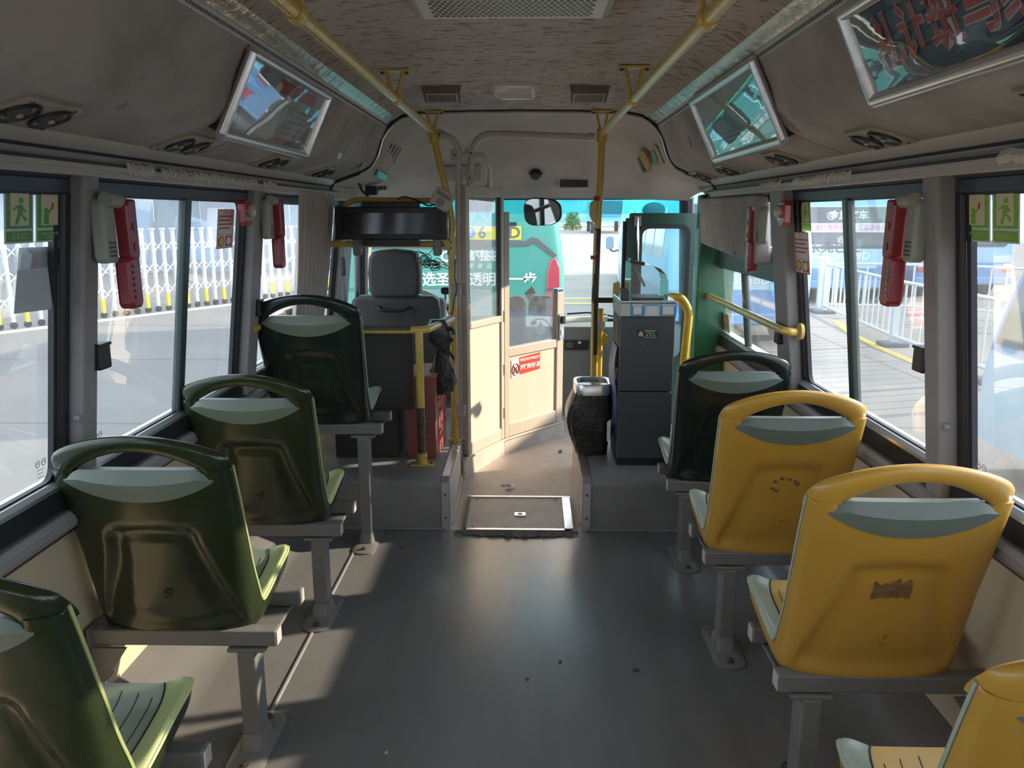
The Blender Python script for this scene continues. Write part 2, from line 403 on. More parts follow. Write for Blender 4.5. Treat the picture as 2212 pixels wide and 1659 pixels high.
# ---------------------------------------------------------------- ceiling, coves
CZ = 1.885
CP = [(.50, 1.883), (.58, 1.868), (.605, 1.853)]                      # ceiling edge
COVE = [(.657, 1.808), (.690, 1.745), (.712, 1.68), (.728, 1.650), (.752, 1.626), (.800, 1.603), (.860, 1.582), (.918, 1.562)]
b = MB(); xs = [-.605, -.58, -.50, -.25, 0, .25, .50, .58, .605]; zs = [1.853, 1.868, 1.883, CZ+.004, CZ+.006, CZ+.004, 1.883, 1.868, 1.853]
b.grid([[(x, YR+(4.0-YR)*i/12, z) for x, z in zip(xs, zs)] for i in range(13)])
ceil = struct(b.build('ceiling', M_ceil))
b = MB(); b.grid([[(x*1.0, YR, z+.05) for x, z in zip(xs, zs)], [(x, 5.3, z+.05) for x, z in zip(xs, zs)]]); b.build('roof_skin', M_white, ceil)
M_perf = mat('cream_metal_trim', (.52, .47, .42), .4)
M_strip = mat('clear_ribbed_cover', (.62, .58, .54), .14, metal=.25, noise=(12, .25, (3, .3, 3)), bump=(14, .5, .015), spec=.9)
for s in (-1, 1):
    b = MB(); b.grid([[(s*x, YR, z) for x, z in COVE], [(s*x, 4.0, z) for x, z in COVE]])
    b.grid([[(s*(x+.0), YR, z+.03) for x, z in COVE[::-1]], [(s*x, 4.0, z+.03) for x, z in COVE[::-1]]])
    cv = struct(b.build('ceiling_cove_'+('left' if s < 0 else 'right'), M_cove, angle=25, fixn=False))
    def st(nm, pts, m, ang=30, y0=YR, y1=4.0):
        b = MB(); b.grid([[(s*x, y0, z) for x, z in pts], [(s*x, y1, z) for x, z in pts]]); return b.build(nm, m, cv, angle=ang)
    st('perforated_trim', [(.657, 1.808), (.646, 1.826), (.640, 1.829)], M_perf)
    lightc = st('light_cover', [(.640, 1.829), (.628, 1.838), (.618, 1.842), (.605, 1.853)], M_strip)
    # perforations
    b = MB()
    y = 1.5
    while y < 3.98:
        for (x, z) in ((.6515, 1.817),):
            c = Vector((s*(x-.0012), y, z-.0008)); u = Vector((0, .0035, 0)); v = Vector((s*-.011, 0, .018)).normalized()*.0042
            b.face([c-u-v, c+u-v, c+u+v, c-u+v])
        y += .014
    b.build('perforation', M_black, cv, smooth=False)['kind'] = 'stuff'
    # seams in the felt
    for y in (1.05, 2.30):
        b = MB(); b.grid([[(s*(x-.0006), y+d, z-.0006) for x, z in COVE] for d in (-.0015, .0015)]); b.build('seam', M_brown, cv, fixn=False)
    # cream ledge and curtain rail under the cove
    lg = st('ledge', [(.918, 1.562), (.926, 1.548), (.940, 1.538), (.952, 1.520), (.948, 1.512), (.975, 1.512)], M_ledge, 50, YR, 4.06)
    rl = MB()
    X = .952
    rl.box((s*(X-.024), YR, 1.496), (s*(X-.006), 4.05, 1.507)); rl.box((s*(X-.012), YR, 1.482), (s*(X+.01), 4.05, 1.498))
    rl.build('curtain_track', M_ledge, cv, smooth=False, bevel=.002)
    b = MB().box((s*(X-.02), YR, 1.507), (s*(X+.0), 4.05, 1.514)); b.build('track_groove', M_dark, cv, smooth=False)
# rear of the bus, behind the camera: wall with a wide rear window
b = MB(); b.box((-1.18, YR-.05, -.02), (1.18, YR, .85)); b.box((-1.18, YR-.05, 1.42), (1.18, YR, 1.95)); b.box((-1.18, YR-.05, .85), (-.7, YR, 1.42)); b.box((.7, YR-.05, .85), (1.18, YR, 1.42))
wrear = struct(b.build('wall_rear', M_panel, smooth=False))
b = MB(); b.grid([[(-.7, YR-.02, .85), (.7, YR-.02, .85)], [(-.7, YR-.02, 1.42), (.7, YR-.02, 1.42)]]); b.build('rear_pane', G_side, wrear, smooth=False)

# ---------------------------------------------------------------- front dome, windscreen, front wall
half = [(0, CZ+.006), (.25, CZ+.004), (.42, 1.884), (.50, 1.880), (.58, 1.862), (.614, 1.842), (.65, 1.81), (.68, 1.765), (.705, 1.69), (.728, 1.65), (.757, 1.622), (.80, 1.602), (.86, 1.582), (.93, 1.556), (.952, 1.52)]
sect = [(-x, z) for x, z in half[::-1]]+half[1:]
ftop = []
for i, (x, z) in enumerate(sect):
    k = x/.952
    ftop.append((1.02*math.copysign(abs(k)**.9, k), 5.20-.16*abs(k)**4, 1.497-.02*abs(k)**3))
rows = []
for j in range(15):
    v = j/14; vz = v**1.7; yb = 4.0
    r = []
    for (x, z), (fx, fy, fz) in zip(sect, ftop):
        t = min(1.0, vz*.75+v*.25)
        zc = z*(1-t)+fz*t+.055*math.sin(PI*v)*(z-1.5)/.39
        r.append((x*(1-v**2)+fx*v**2, yb+(fy-yb)*v, zc))
    rows.append(r)
b = MB(); b.grid(rows)
dome = struct(b.build('ceiling_dome_front', M_dome, angle=60))
b = MB(); b.tube([(x, 3.995, z-.002) for x, z in sect], .012, 8); b.build('rubber_seam_strip', M_dark, dome)
b = MB(); b.tube([(x*.995, 3.985, z-.010) for x, z in sect[3:-3]], .005, 6); b.build('bright_seam_bead', M_silver, dome)
# front wall below the windscreen
b = MB()
b.grid([[(x, y, z) for x in (-1.11, -.5, 0, .5, 1.11)] for y, z in ((5.22, -.3), (5.22, .60), (5.24, .66), (5.34, .68), (5.42, .675), (5.42, -.3))])
wfront = struct(b.build('wall_front', mat('dash_grey', (.20, .20, .19), .55, noise=(4, .06)), angle=40))
# windscreen: lower clear part, tinted band on top
NW[0] += 1
wsr = bpy.data.objects.new('window_%d' % NW[0], None); COL.objects.link(wsr); wsr.location = (0, 5.38, .68); wsr['kind'] = 'structure'
def wsp(u, z):
    t = (z-.68)/(1.50-.68); k = abs(u)
    return (u*(1.09-.07*t), 5.42-.20*t-.16*k**4, z)
zb1 = 1.345
us = [-1+i/10 for i in range(21)]
b = MB(); b.grid([[wsp(u, .68+(zb1-.68)*i/3) for u in us] for i in range(4)]); b.build('pane', G_front, wsr)
b = MB(); b.grid([[wsp(u, z) for u in us] for z in (1.40, 1.45, 1.50)]); b.build('tint_band', G_band, wsr)
b = MB(); b.grid([[wsp(u, z) for u in us] for z in (zb1, 1.40)]); b.build('tint_band_edge', glass('faded_sun_band', (.45, .90, .95), .07, (.5, .8, .9)), wsr)
b = MB(); b.tube([wsp(u, .685) for u in us], .014, 6); b.build('seal', M_dark, wsr)
b = MB(); b.tube([wsp(u, 1.50) for u in us], .014, 6); b.build('seal', M_dark, wsr)
for s in (-1, 1):
    b = MB(); b.tube([wsp(s, z) for z in (.68, .95, 1.2, 1.50)], .045, 8); b.build('corner_post', M_dark, wsr)

MB().box((-.945, 4.02, 1.47), (-1.10, 5.15, 1.60)).build('header_filler', M_dome, wl, smooth=False, bevel=.02)
# ================================================================== passenger seats
M_gshell = mat('seat_green', (.020, .030, .011), .22, noise=(5, .12), spec=.45, coat=.1)
M_dshell = mat('seat_blue_green', (.011, .017, .014), .22, noise=(5, .12), spec=.45, coat=.1)
M_yshell = mat('seat_yellow', (.47, .265, .040), .34, noise=(4, .07), spec=.5, coat=.15, spots=[(16, .77, (.33, .19, .04), (1, 1, 1))])
M_gpale = mat('seat_pale_olive', (.42, .47, .20), .35, spec=.5, coat=.2)
M_gpad = mat('seat_pad_green', (.17, .20, .12), .35, spec=.5, coat=.2)
M_spale = mat('seat_pale_sage', (.34, .40, .33), .32, spec=.5, coat=.2)
M_ypad = mat('seat_pad_yellow', (.60, .35, .05), .30, spec=.5, coat=.2)
M_glens = mat('seat_insert_sage', (.15, .18, .14), .4, spec=.5)
M_ylens = mat('seat_insert_slate', (.125, .16, .14), .4, spec=.5)
M_steel = mat('seat_frame_grey', (.165, .16, .155), .42, noise=(10, .08))
M_groove = mat('seat_groove', (.03, .035, .025), .6)
def lerp(a, c, t): return a+(c-a)*t
def sstep(a, c, x):
    t = max(0, min(1, (x-a)/(c-a))); return t*t*(3-2*t)
# stations along the shell (side view): outer centre (y,z), rim shift (dy,dz), half width, inner centre (y,z)
ST = [((.315, .405), (.000, .020), .195, (.310, .425)), ((.305, .372), (.005, .055), .203, (.295, .418)), ((.27, .346), (.006, .078), .210, (.26, .405)), ((.20, .325), (.0, .092), .213, (.20, .395)),
      ((.12, .308), (.004, .092), .213, (.13, .388)), ((.045, .300), (.022, .088), .211, (.075, .388)), ((.005, .308), (.045, .092), .209, (.045, .400)), ((-.018, .335), (.058, .100), .207, (.024, .425)),
      ((-.030, .375), (.062, .085), .206, (.012, .455)), ((-.042, .430), (.062, .060), .206, (.002, .49)), ((-.055, .495), (.060, .035), .207, (-.008, .535)), ((-.068, .56), (.058, .018), .208, (-.022, .58)),
      ((-.087, .63), (.055, .010), .210, (-.040, .645)), ((-.106, .70), (.052, .006), .212, (-.066, .71)), ((-.125, .765), (.050, .004), .213, (-.089, .77)), ((-.137, .812), (.048, .0), .213, (-.104, .812))]
def st_at(t):
    t = t*(len(ST)-1); i = min(int(t), len(ST)-2); f = t-i
    # catmull-rom
    def cr(g):
        p = [g(ST[max(0, min(len(ST)-1, i+k))]) for k in (-1, 0, 1, 2)]
        return .5*(2*p[1]+(p[2]-p[0])*f+(2*p[0]-5*p[1]+4*p[2]-p[3])*f*f+(3*p[1]-p[0]-3*p[2]+p[3])*f**3)
    return (cr(lambda s_: s_[0][0]), cr(lambda s_: s_[0][1]), cr(lambda s_: s_[1][0]), cr(lambda s_: s_[1][1]), cr(lambda s_: s_[2]), cr(lambda s_: s_[3][0]), cr(lambda s_: s_[3][1]))
def recess(x, z):
    """arched hollow in the back of the shell, widening downwards"""
    h1 = lerp(.185, .108, sstep(.33, .66, z)); h2 = lerp(.115, .078, sstep(.36, .63, z))
    top1, top2 = .665-.10*x*x/.01*.1, .632
    e1 = (1-sstep(h1-.016, h1+.006, abs(x)))*(1-sstep(top1-.022, top1+.004, z))*sstep(.335, .40, z)
    e2 = (1-sstep(h2-.008, h2+.004, abs(x)))*(1-sstep(top2-.010, top2+.003, z))*sstep(.36, .42, z)
    return .017*e1-.006*e2
def outer(t, u):
    y, z, dy, dz, hw, _, _ = st_at(t); ph = PI*u/2; sn, cs = math.sin(ph), max(0, math.cos(ph))
    x = hw*math.copysign(abs(sn)**.80, sn); d = 1-cs**.55
    p = Vector((x, y+dy*d, z+dz*d))
    if p.z > .33 and p.y < .02: p.y += recess(p.x, p.z)+.022*sstep(.782, .806, p.z)*(1-sstep(.138, .172, abs(p.x)))
    return p
UB = .50
def inner(t, u):
    y, z, dy, dz, hw, iy, iz = st_at(t); ph = PI*u/2; sn = math.sin(ph)
    x = (hw-.001)*math.copysign(abs(sn)**.85, sn); a = abs(u); d = .10*(a/UB)**2 if a < UB else .10+.90*sstep(0, .75, (a-UB)/(1-UB))
    v = max(0, (a-UB)/(1-UB)); bump = .010*math.sin(PI*v)**.8 if v > 0 else 0; pan = 1-sstep(.38, .55, t)
    return Vector((x, lerp(iy, y+dy+.003, d)+bump*(1-pan), lerp(iz, z+dz+.003, d)+bump*pan))
def arch_pts(n, lift=0):
    out = []
    for i in range(n+1):
        k = -1+2*i/n; a = abs(k)
        if a <= .80:
            f = a/.80; xo = .2135*f; zo = .903-.050*f*f-.010*f**8; xi = .147*f; zi = .862-.047*f*f
        else:
            f = (a-.80)/.20; xo = .2135; zo = .843-.055*f; xi = .147+.02*f; zi = .815-.045*f
        xo, xi = math.copysign(xo, k), math.copysign(xi, k)
        out.append([Vector((xo, 0, zo)), Vector((xi, 0, zi)), a])
    for _ in range(5):
        P = [o[0] for o in out]
        for i in range(1, len(out)-1): out[i][0] = (P[i-1]+P[i]*2+P[i+1])*.25
    return out
def arch_y(x, z):      # outer surface of the shell carried on upwards
    u = max(-1, min(1, x/.2135)); ph = math.asin(abs(u)**(1/.80)) if abs(u) < 1 else PI/2
    return -.137-(z-.812)*.22+.048*(1-max(0, math.cos(ph))**.55)
def seat_parts(root, shell, pale, pad, lens, s, cx, dz):
    """one moulded seat; s = -1 window on the left; cx = seat centre from the post; dz lifts the seat"""
    T = lambda p: Vector((p[0]+cx, p[1], p[2]+dz))
    NU, NT = 44, 66
    b = MB()
    us = [-1+2*j/NU for j in range(NU+1)]
    rows = [[T(outer(i/NT, u)) for u in us] for i in range(NT+1)]
    b.grid(rows)
    # thin roof over the top edge, closing towards the pad
    b.grid([[T(outer(1, u)) for u in us], [T(inner(1, u)) for u in us]])
    # handle arch
    A = arch_pts(60); ring = []
    for po, pi_, a in A:
        c = (po+pi_)*.5; h = (po-pi_)*.5; r = []
        for k in range(12):
            th = 2*PI*k/12; q = c+h*math.copysign(abs(math.cos(th))**.8, math.cos(th)); ty = .017
            yc = arch_y(q.x, min(q.z, .9))+.017+.007*max(0, (a-.82)/.18)
            r.append(T((q.x, yc-ty*math.copysign(abs(math.sin(th))**.8, math.sin(th)), q.z)))
        ring.append(r)
    b.grid(ring, close_u=True)
    b.face(ring[0]); b.face(ring[-1])
    b.build('shell', shell, root, weld=True, angle=50)
    # pad (middle) and bolsters (edges)
    def liner(nm, m, u0, u1, n, t0=0., t1=1.):
        b = MB(); b.grid([[T(inner(lerp(t0, t1, i/40), lerp(u0, u1, j/n))) for j in range(n+1)] for i in range(41)]); return b.build(nm, m, root, angle=60)
    liner('pad', pad, -UB, UB, 16)
    for k in (-1, 1): liner('bolster', pale, UB*k, 1.0*k, 12)
    for k in (-1, 1):
        b = MB().tube([T(inner(i/40, UB*k)+Vector((0, .0, .001))) for i in range(41)], .0022, 5); b.build('pad_seam', M_groove, root)
    # rim piping
    for k in (-1, 1):
        b = MB().tube([T(inner(i/50, k)+Vector((k*.001, .001, .001))) for i in range(51)], .0042, 6); b.build('piping', pale, root)
    # moulded grooves on the pan
    for k, (ua, fa) in enumerate(((.40, .30), (.28, .24), (.16, .20), (-.16, .20), (-.28, .24), (-.40, .30))):
        pts = [T(inner(fa*.35+i*(.42-fa*.35)/14, ua)+Vector((0, 0, .0004))) for i in range(15)]
        MB().tube(pts, .0011, 5).build('pad_groove', M_groove, root)
    # sage insert under the handle
    b = MB(); n = 26; R1, R2, R3 = [], [], []
    for i in range(n+1):
        k = -1+2*i/n; x = .178*k; zt = .813 if abs(x) < .142 else lerp(.813, .786, (abs(x)-.142)/.036); zb_ = .786-.054*(1-k*k)**.9
        zm = lerp(zb_, zt, .55)+.003
        def yy(x, z):
            u = math.asin(max(-1, min(1, abs(x)/.213))**(1/.8))/(PI/2)
            return -.137+.24*(.812-z)+.048*(1-max(0, math.cos(u*PI/2))**.55)
        R1.append(T((x, yy(x, zb_)-.001, zb_))); R2.append(T((x, yy(x, zm)-.0065*(1-k**4), zm))); R3.append(T((x, yy(x, zt)+.010*(1-abs(k)**6), zt+.003)))
    R4 = [p+Vector((0, .024, -.0)) for p in R3]
    b.grid([R1, R2, R3, R4]); b.build('handle_insert', lens, root, angle=30)
    # screw boss
    c = T((.005, -.052, .46)); MB().tube(arc(c+Vector((0, .010, 0)), (1, 0, 0), (0, 0, 1), .010, 0, 330, 11), .0016, 5).build('screw_boss', shell, root)
def seat_frame(root, s, dz):
    """s = -1: wall on the left. two crossbars, floor post with plate, wall bracket; local x=0 at the post"""
    xw, xa = (s*.42 if s < 0 else s*.436), -s*.078
    for y in (0, .215):
        MB().box((xa, y-.022, .302+dz), (xw, y+.020, .345+dz)).build('crossbar', M_steel, root, smooth=False, bevel=.004)
        b = MB().box((xa-s*.003, y-.019, .304+dz), (xa, y+.018, .343+dz)); b.build('end_cap', M_ledge, root, smooth=False, bevel=.003)
    MB().box((-.05, -.03, .288+dz), (.05, .245, .299+dz)).build('mount_plate', M_steel, root, smooth=False, bevel=.003)
    MB().box((-.024, -.033, .03), (.024, .033, .290+dz)).build('post', M_steel, root, smooth=False, bevel=.005)
    # floor plate with a raised foot
    b = MB(); P = rrect(.10, .27, .045); Q = rrect(.084, .25, .038); R = rrect(.068, .10, .02); T_ = rrect(.052, .072, .008)
    b.grid([[(x, y, z) for x, y in Z] for Z, z in ((P, .001), (P, .006), (Q, .009), (R, .013), (T_, .055))], close_u=True)
    b.face([(x, y, .055) for x, y in T_]); pl = b.build('floor_plate', M_steel, root, angle=45)
    for y in (-.10, .10):
        bb = MB().cyl((0, y, .008), (0, y, .0115), .012, 12); bb.cyl((0, y, .011), (0, y, .021), .0075, 6); bb.build('bolt', M_bolt, pl)
    # wall bracket
    b = MB(); xi = s*.412 if s < 0 else s*.428
    b.prism([(xi, -.03, .298+dz), (xi-s*.0, -.03, .18+dz), (xi-s*.02, -.03, .18+dz), (xi-s*.10, -.03, .298+dz)], (0, .008, 0)); b.box((xi, -.03, .17+dz), (xi-s*.008, .06, .35+dz))
    br = b.build('wall_bracket', M_steel, root, smooth=False)
    MB().cyl((xi-s*.008, .03, .205+dz), (xi-s*.022, .03, .205+dz), .010, 6).build('bolt', M_bolt, br)
SEATS = [  # side, post y, colours, lift, label
    (-1, 1.175, 'g', 0, 'dark green moulded seat nearest the camera on the left, cut off by the frame corner'),
    (-1, 1.86, 'g', 0, 'dark green moulded seat on the left, second from the camera, whole back in view'),
    (-1, 2.57, 'g', 0, 'dark green moulded seat on the left between the second seat and the raised front seat'),
    (-1, 3.20, 'd', .19, 'dark green moulded seat raised on a tall post just behind the driver area'),
    (1, 1.00, 'y', 0, 'yellow moulded seat whose edge just shows in the bottom right corner'),
    (1, 1.685, 'y', 0, 'yellow moulded seat on the right with a brown glue stain on its back'),
    (1, 2.37, 'y', 0, 'yellow moulded seat on the right behind the dark seat, scuff marks on its back'),
    (1, 3.05, 'd', 0, 'dark blue-green moulded seat on the right behind the fare box')]
PXL, PXR = -.695, .68
_proto = {}
SEAT_OBJ = []
for s, y, c, dz, lab in SEATS:
    k = (s, c, dz); sx = PXL if s < 0 else PXR
    if k not in _proto:
        r = thing('bus_seat', lab, 'seat', (0, 0, 0))
        shell, pale, pad, lens = {'g': (M_gshell, M_gpale, M_gpad, M_glens), 'd': (M_dshell, M_spale, mat('seat_pad_sage', (.22, .27, .22), .3, coat=.2), M_ylens if s > 0 else M_glens), 'y': (M_yshell, M_spale, M_ypad, M_ylens)}[c]
        seat_parts(r, shell, pale, pad, lens, s, -.187 if s < 0 else .14, dz)
        seat_frame(r, s, dz); _proto[k] = r
    else: r = copy_tree(_proto[k])
    r.location = (sx+(.02 if (s > 0 and 1.5 < y < 2) else .035 if (s < 0 and y > 3) else 0), y, 0); r['label'] = lab; r['group'] = 'moulded passenger seats along both sides'
    SEAT_OBJ.append(r)
# stains on the backs of the two yellow seats
M_stain = mat('glue_stain', (.17, .105, .04), .7, noise=(60, .5))
def blot(root, name, cx, cz, w_, h_, n, seed, mt=M_stain):
    rg = random.Random(seed); o0 = wloc(root); b = MB()
    bmn = []
    N = 14
    for j in range(4):
        r = []
        for i in range(N+1):
            x = cx+w_*(i/N-.5)+(rg.uniform(-.12, .12)*w_ if j in (0, 3) else 0)*.35; z = cz+h_*(j/3-.5)+rg.uniform(-.14, .14)*h_*(2.2 if j == 3 else .6 if j == 0 else .2)
            t = 0
            # find the shell surface behind (x,z)
            lo, hi = .5, 1.0
            for _ in range(24):
                m_ = (lo+hi)/2
                if outer(m_, math.copysign((2/PI)*math.asin(min(1, (abs(x)/.208))**(1/.8)), x)).z < z: lo = m_
                else: hi = m_
            p = outer(lo, math.copysign((2/PI)*math.asin(min(1, (abs(x)/.208))**(1/.8)), x))
            r.append(o0+Vector((x+.14, p.y-.0012, p.z)))
        bmn.append(r)
    b.grid(bmn); return b.build(name, mt, root)
r1, r2 = SEAT_OBJ[5], SEAT_OBJ[6]
blot(r1, 'glue_stain', .0, .585, .085, .042, 10, 4)
for i, (x, z) in enumerate(((-.030, .60), (-.012, .612), (.012, .608), (.03, .60), (-.035, .575), (-.022, .568), (.038, .592))):
    blot(r2, 'scuff_mark', x, z, .013, .010, 3, 20+i)
blot(r2, 'scuff_mark', .0, .44, .03, .022, 3, 31, mat('rub_mark', (.42, .24, .03), .6))
blot(r1, 'scuff_mark', .008, .43, .02, .018, 3, 32, mat('rub_mark', (.42, .24, .03), .6))
# ================================================================== poles and rails
M_yel = mat('yellow_pole', (.62, .44, .10), .30, noise=(14, .12), spec=.6, bump=(120, .25, .003), coat=.2)
M_brass = mat('spiral_yellow_sleeve', (.72, .47, .11), .24, metal=.30, noise=(70, .15, (1, .5, 1)), spec=.7, bump=(150, .4, .003), coat=.3)
M_worn = mat('worn_black_yellow', (.045, .035, .03), .5, noise=(20, .3), spots=[(30, .64, (.55, .38, .08), (1, 1, .35))])
M_ctube = mat('cream_tube', (.50, .47, .44), .35, noise=(6, .06))
M_cpart = mat('cream_partition', (.62, .55, .45), .42, noise=(3, .05))
M_cfrm = mat('cream_frame', (.52, .46, .385), .4, noise=(4, .05))
def smoothpts(P, r=.05, n=6): return rounded_path(P, r, n)
RY = 3.95
for s, x, z, lab in ((-1, -.428, 1.788, 'yellow textured ceiling handrail running forward on the left'), (1, .384, 1.778, 'yellow textured ceiling handrail running forward on the right')):
    r = thing('ceiling_handrail', lab, 'handrail', (x, 1.0, z), 'ceiling handrails')
    segs = [YR+.1, .35, 1.66 if s < 0 else 1.68, 2.85 if s < 0 else 2.80, RY]
    for i in range(4):
        MB().tube([(x, segs[i], z), (x, segs[i+1], z)], .0165, 16).build('rail', M_brass, r)
    for y in segs[1:]:
        b = MB().tube([(x, y-.022, z), (x, y-.015, z), (x, y+.015, z), (x, y+.022, z)], [.019, .0225, .0225, .019], 16)
        cl = b.build('clamp', M_yel, r)
        for k in (-1, 1): MB().tube([(x+k*.010, y, z+.018), (x+k*.028, y+.004, CZ-.006)], .0065, 8).build('hanger_leg', M_yel, cl)
        MB().box((x-.052, y-.018, CZ-.010), (x+.052, y+.018, CZ-.001)).build('ceiling_plate', M_yel, cl, smooth=False, bevel=.003)
        for k in (-1, 1): MB().cyl((x+k*.042, y, CZ-.018), (x+k*.042, y, CZ-.009), .007, 8).build('plate_screw', M_bolt, cl)
# left pole: leaves the rail end, leans, then drops to the platform
P = [py(935, 287, 3.95), py(950, 355, 3.955), py(968, 430, 3.96), py(976, 480, 3.963)]
PLX, PLY = -.346, 3.963
r = thing('grab_pole', 'tall yellow grab pole bent at the top beside the driver cab', 'pole', (PLX, PLY, .24))
MB().tube(smoothpts([*P, (PLX-.004, PLY, 1.30), (PLX, PLY, .26)], .05), .0175, 16).build('pole', M_yel, r)
MB().cyl((PLX, PLY, .24), (PLX, PLY, .31), .024, 18, .022).build('foot_sleeve', M_yel, r)
MB().cyl((PLX, PLY, .24), (PLX, PLY, .252), .036, 20).build('foot_flange', M_yel, r)
MB().tube([py(930, 272, 3.95), py(940, 308, 3.952)], .025, 14).build('tee_clamp', M_yel, r)
for z in (1.245, .885): MB().cyl((PLX, PLY, z-.045), (PLX, PLY, z+.045), .0245, 16).build('joint_sleeve', M_yel, r)
b = MB().obox((PLX+.028, PLY+.012, .40), (.030, 0, 0), (0, .026, 0), (0, 0, .033)); b.build('clamp_block', M_ledge, r, smooth=False, bevel=.008)
# low yellow post and rail behind the driver
px2, py2 = -.464, 3.549
r = thing('guard_rail', 'worn yellow guard rail on a short post behind the driver seat', 'rail', (px2, py2, .24))
MB().cyl((px2, py2, .28), (px2, py2, .88), .0185, 16).build('post', M_yel, r)
MB().cyl((px2, py2, .30), (px2, py2, .52), .0188, 16).build('worn_paint', mat('worn_diamond', (.06, .05, .045), .5, spots=[(170, .60, (.55, .40, .12), (1, 1, 1))]), r)
b = MB().cyl((px2, py2, .24), (px2, py2, .30), .025, 16); b.build('foot_sleeve', M_yel, r)
b = MB(); b.prism([(px2+x, py2+y, .24) for x, y in rrect(.12, .05, .02)], (0, 0, .008)); b.build('foot_flange', M_yel, r)
for k in (-1, 1): MB().cyl((px2+k*.045, py2, .248), (px2+k*.045, py2, .256), .007, 6).build('flange_bolt', M_bolt, r)
zr = .882
MB().tube(smoothpts([(-1.09, 3.60, zr), (-.80, py2, zr), (px2+.03, py2, zr), (-.375, 3.80, zr), (PLX-.01, PLY-.03, zr+.008)], .06), .0175, 14).build('rail', M_yel, r)
MB().tube([(-.75, py2, zr+.0015), (-.50, py2, zr+.0015)], .0178, 14).build('worn_paint', MATS['worn_diamond'], r)
MB().tube([(-.385, 3.74, zr), (-.350, 3.90, zr+.006)], .0215, 14).build('grip_sleeve', M_ctube, r)
# dark board hanging under the rail
b = MB().box((-1.05, 3.585, .50), (-.50, 3.60, .862)); o = b.build('driver_back_board', mat('dark_board', (.040, .038, .036), .6), None, smooth=False, bevel=.004)
tag(o, 'dark grey board under the yellow guard rail behind the driver seat', 'board')
# right pole
r = thing('grab_pole', 'yellow grab pole with black worn paint beside the fare box', 'pole', (.37, RY, .055))
RP = [(.384, RY, 1.79), (.382, RY, 1.55), (.372, RY, 1.30), (.368, RY, .95), (.372, RY, .60), (.372, RY, .06)]
MB().tube(RP, .0175, 16).build('pole', M_yel, r)
MB().tube([(.3735, RY, 1.33), (.3685, RY, .98), (.372, RY, .70)], .0178, 16).build('worn_paint', M_worn, r)
MB().tube([(.384, RY, 1.735), (.384, RY, 1.80)], .025, 14).build('tee_clamp', M_yel, r)
b = MB(); q = py(1283, 455, RY); b.prism([q+Vector((x, -.024, z)) for x, z in ((-.012, .045), (.004, .052), (.014, .045), (.014, -.05), (0, -.058), (-.012, -.045), (-.022, -.02), (-.022, .02))], (0, .045, 0)); b.build('yellow_clip', M_yel, r, smooth=False, bevel=.004)
b = MB(); b.tube([py(1292, 424, RY), py(1291, 434, RY)], .0195, 12); b.build('red_tape', mat('red_tape', (.35, .03, .05), .5), r)
b = MB(); b.tube([py(1284, 552, RY), py(1284, 560, RY)], .0195, 12); b.build('red_tape', MATS['red_tape'], r)
b = MB(); b.tube([(.37, RY, .977), (.47, RY, .977)], .0135, 12); b.build('side_arm', M_worn, r)
b = MB(); q = Vector((.474, RY, 1.01)); b.prism([q+Vector((x, -.012, z)) for x, z in rrect(.034, .12, .016)], (0, .024, 0)); b.build('arm_plate', M_yel, r, smooth=False)
# short yellow stub beside it
r2 = thing('stub_pole', 'short bright yellow pole standing just right of the worn grab pole', 'pole', (.41, 4.02, .055))
x = py(1296, 720, 4.02).x
MB().cyl((x, 4.02, .06), (x, 4.02, .93), .0150, 14).build('pole', mat('bright_yellow', (.75, .50, .04), .4, noise=(10, .1)), r2)
MB().obox((x, 4.02, .845), (.024, 0, 0), (0, .022, 0), (0, 0, .020)).build('white_clamp', M_white, r2, smooth=False, bevel=.005)
MB().tube(arc((x, 4.02, .56), (1, 0, 0), (0, 1, 0), .018, 0, 350, 12), .0035, 6).build('cable_tie', M_white, r2)
b = MB(); q = Vector((x+.028, 4.02, .77)); b.prism([q+Vector((u, -.006, v)) for u, v in ((-.02, -.04), (.015, -.015), (.015, .015), (-.02, .04))], (0, .012, 0)); b.build('lug', MATS['bright_yellow'], r2, smooth=False)
# ------------------------------------------------------------------ cream tubes over the cab door
r = thing('cab_tube_frame', 'cream tubular frame curving over the driver cab door to the right pole', 'frame', (-.318, 4.0, .24))
Yt = 3.98
MB().tube(smoothpts([py(950, 292, 3.95), py(975, 296, 3.96), py(992, 322, 3.97), py(990, 360, 3.985), (-.318, 3.995, 1.3), (-.318, 4.0, .245)], .07, 8), .0160, 14).build('tube', M_ctube, r)
MB().tube(smoothpts([py(1018, 360, Yt), py(1020, 318, Yt), py(1040, 291, Yt), py(1075, 289, Yt), py(1285, 297, RY)], .07, 8), .0170, 14).build('tube', M_ctube, r)
MB().tube(smoothpts([py(980, 333, Yt), py(1020, 335, Yt), py(1046, 338, Yt+.02), py(1056, 360, Yt+.06), py(1057, 402, 4.16)], .05, 8), .0150, 14).build('tube', M_ctube, r)
MB().tube([py(1017, 335, Yt), py(1014, 402, 4.02)], .0150, 14).build('tube', M_ctube, r)
for a_, c_ in (((982, 322), (984, 348)), ((1012, 318), (1024, 344)), ((1270, 296), (1284, 297)), ((945, 284), (962, 296)), ((1010, 372), (1019, 398))):
    b = MB().tube([py(*a_, Yt), py(*c_, Yt)], .0205, 14); cl = b.build('tube_clamp', M_ctube, r)
    m_ = (py(*a_, Yt)+py(*c_, Yt))*.5
    MB().cyl(m_+Vector((0, -.019, 0)), m_+Vector((0, -.026, 0)), .006, 6).build('clamp_screw', M_bolt, cl)
MB().cyl((-.318, 4.0, .24), (-.318, 4.0, .256), .026, 16).build('foot', M_ctube, r)
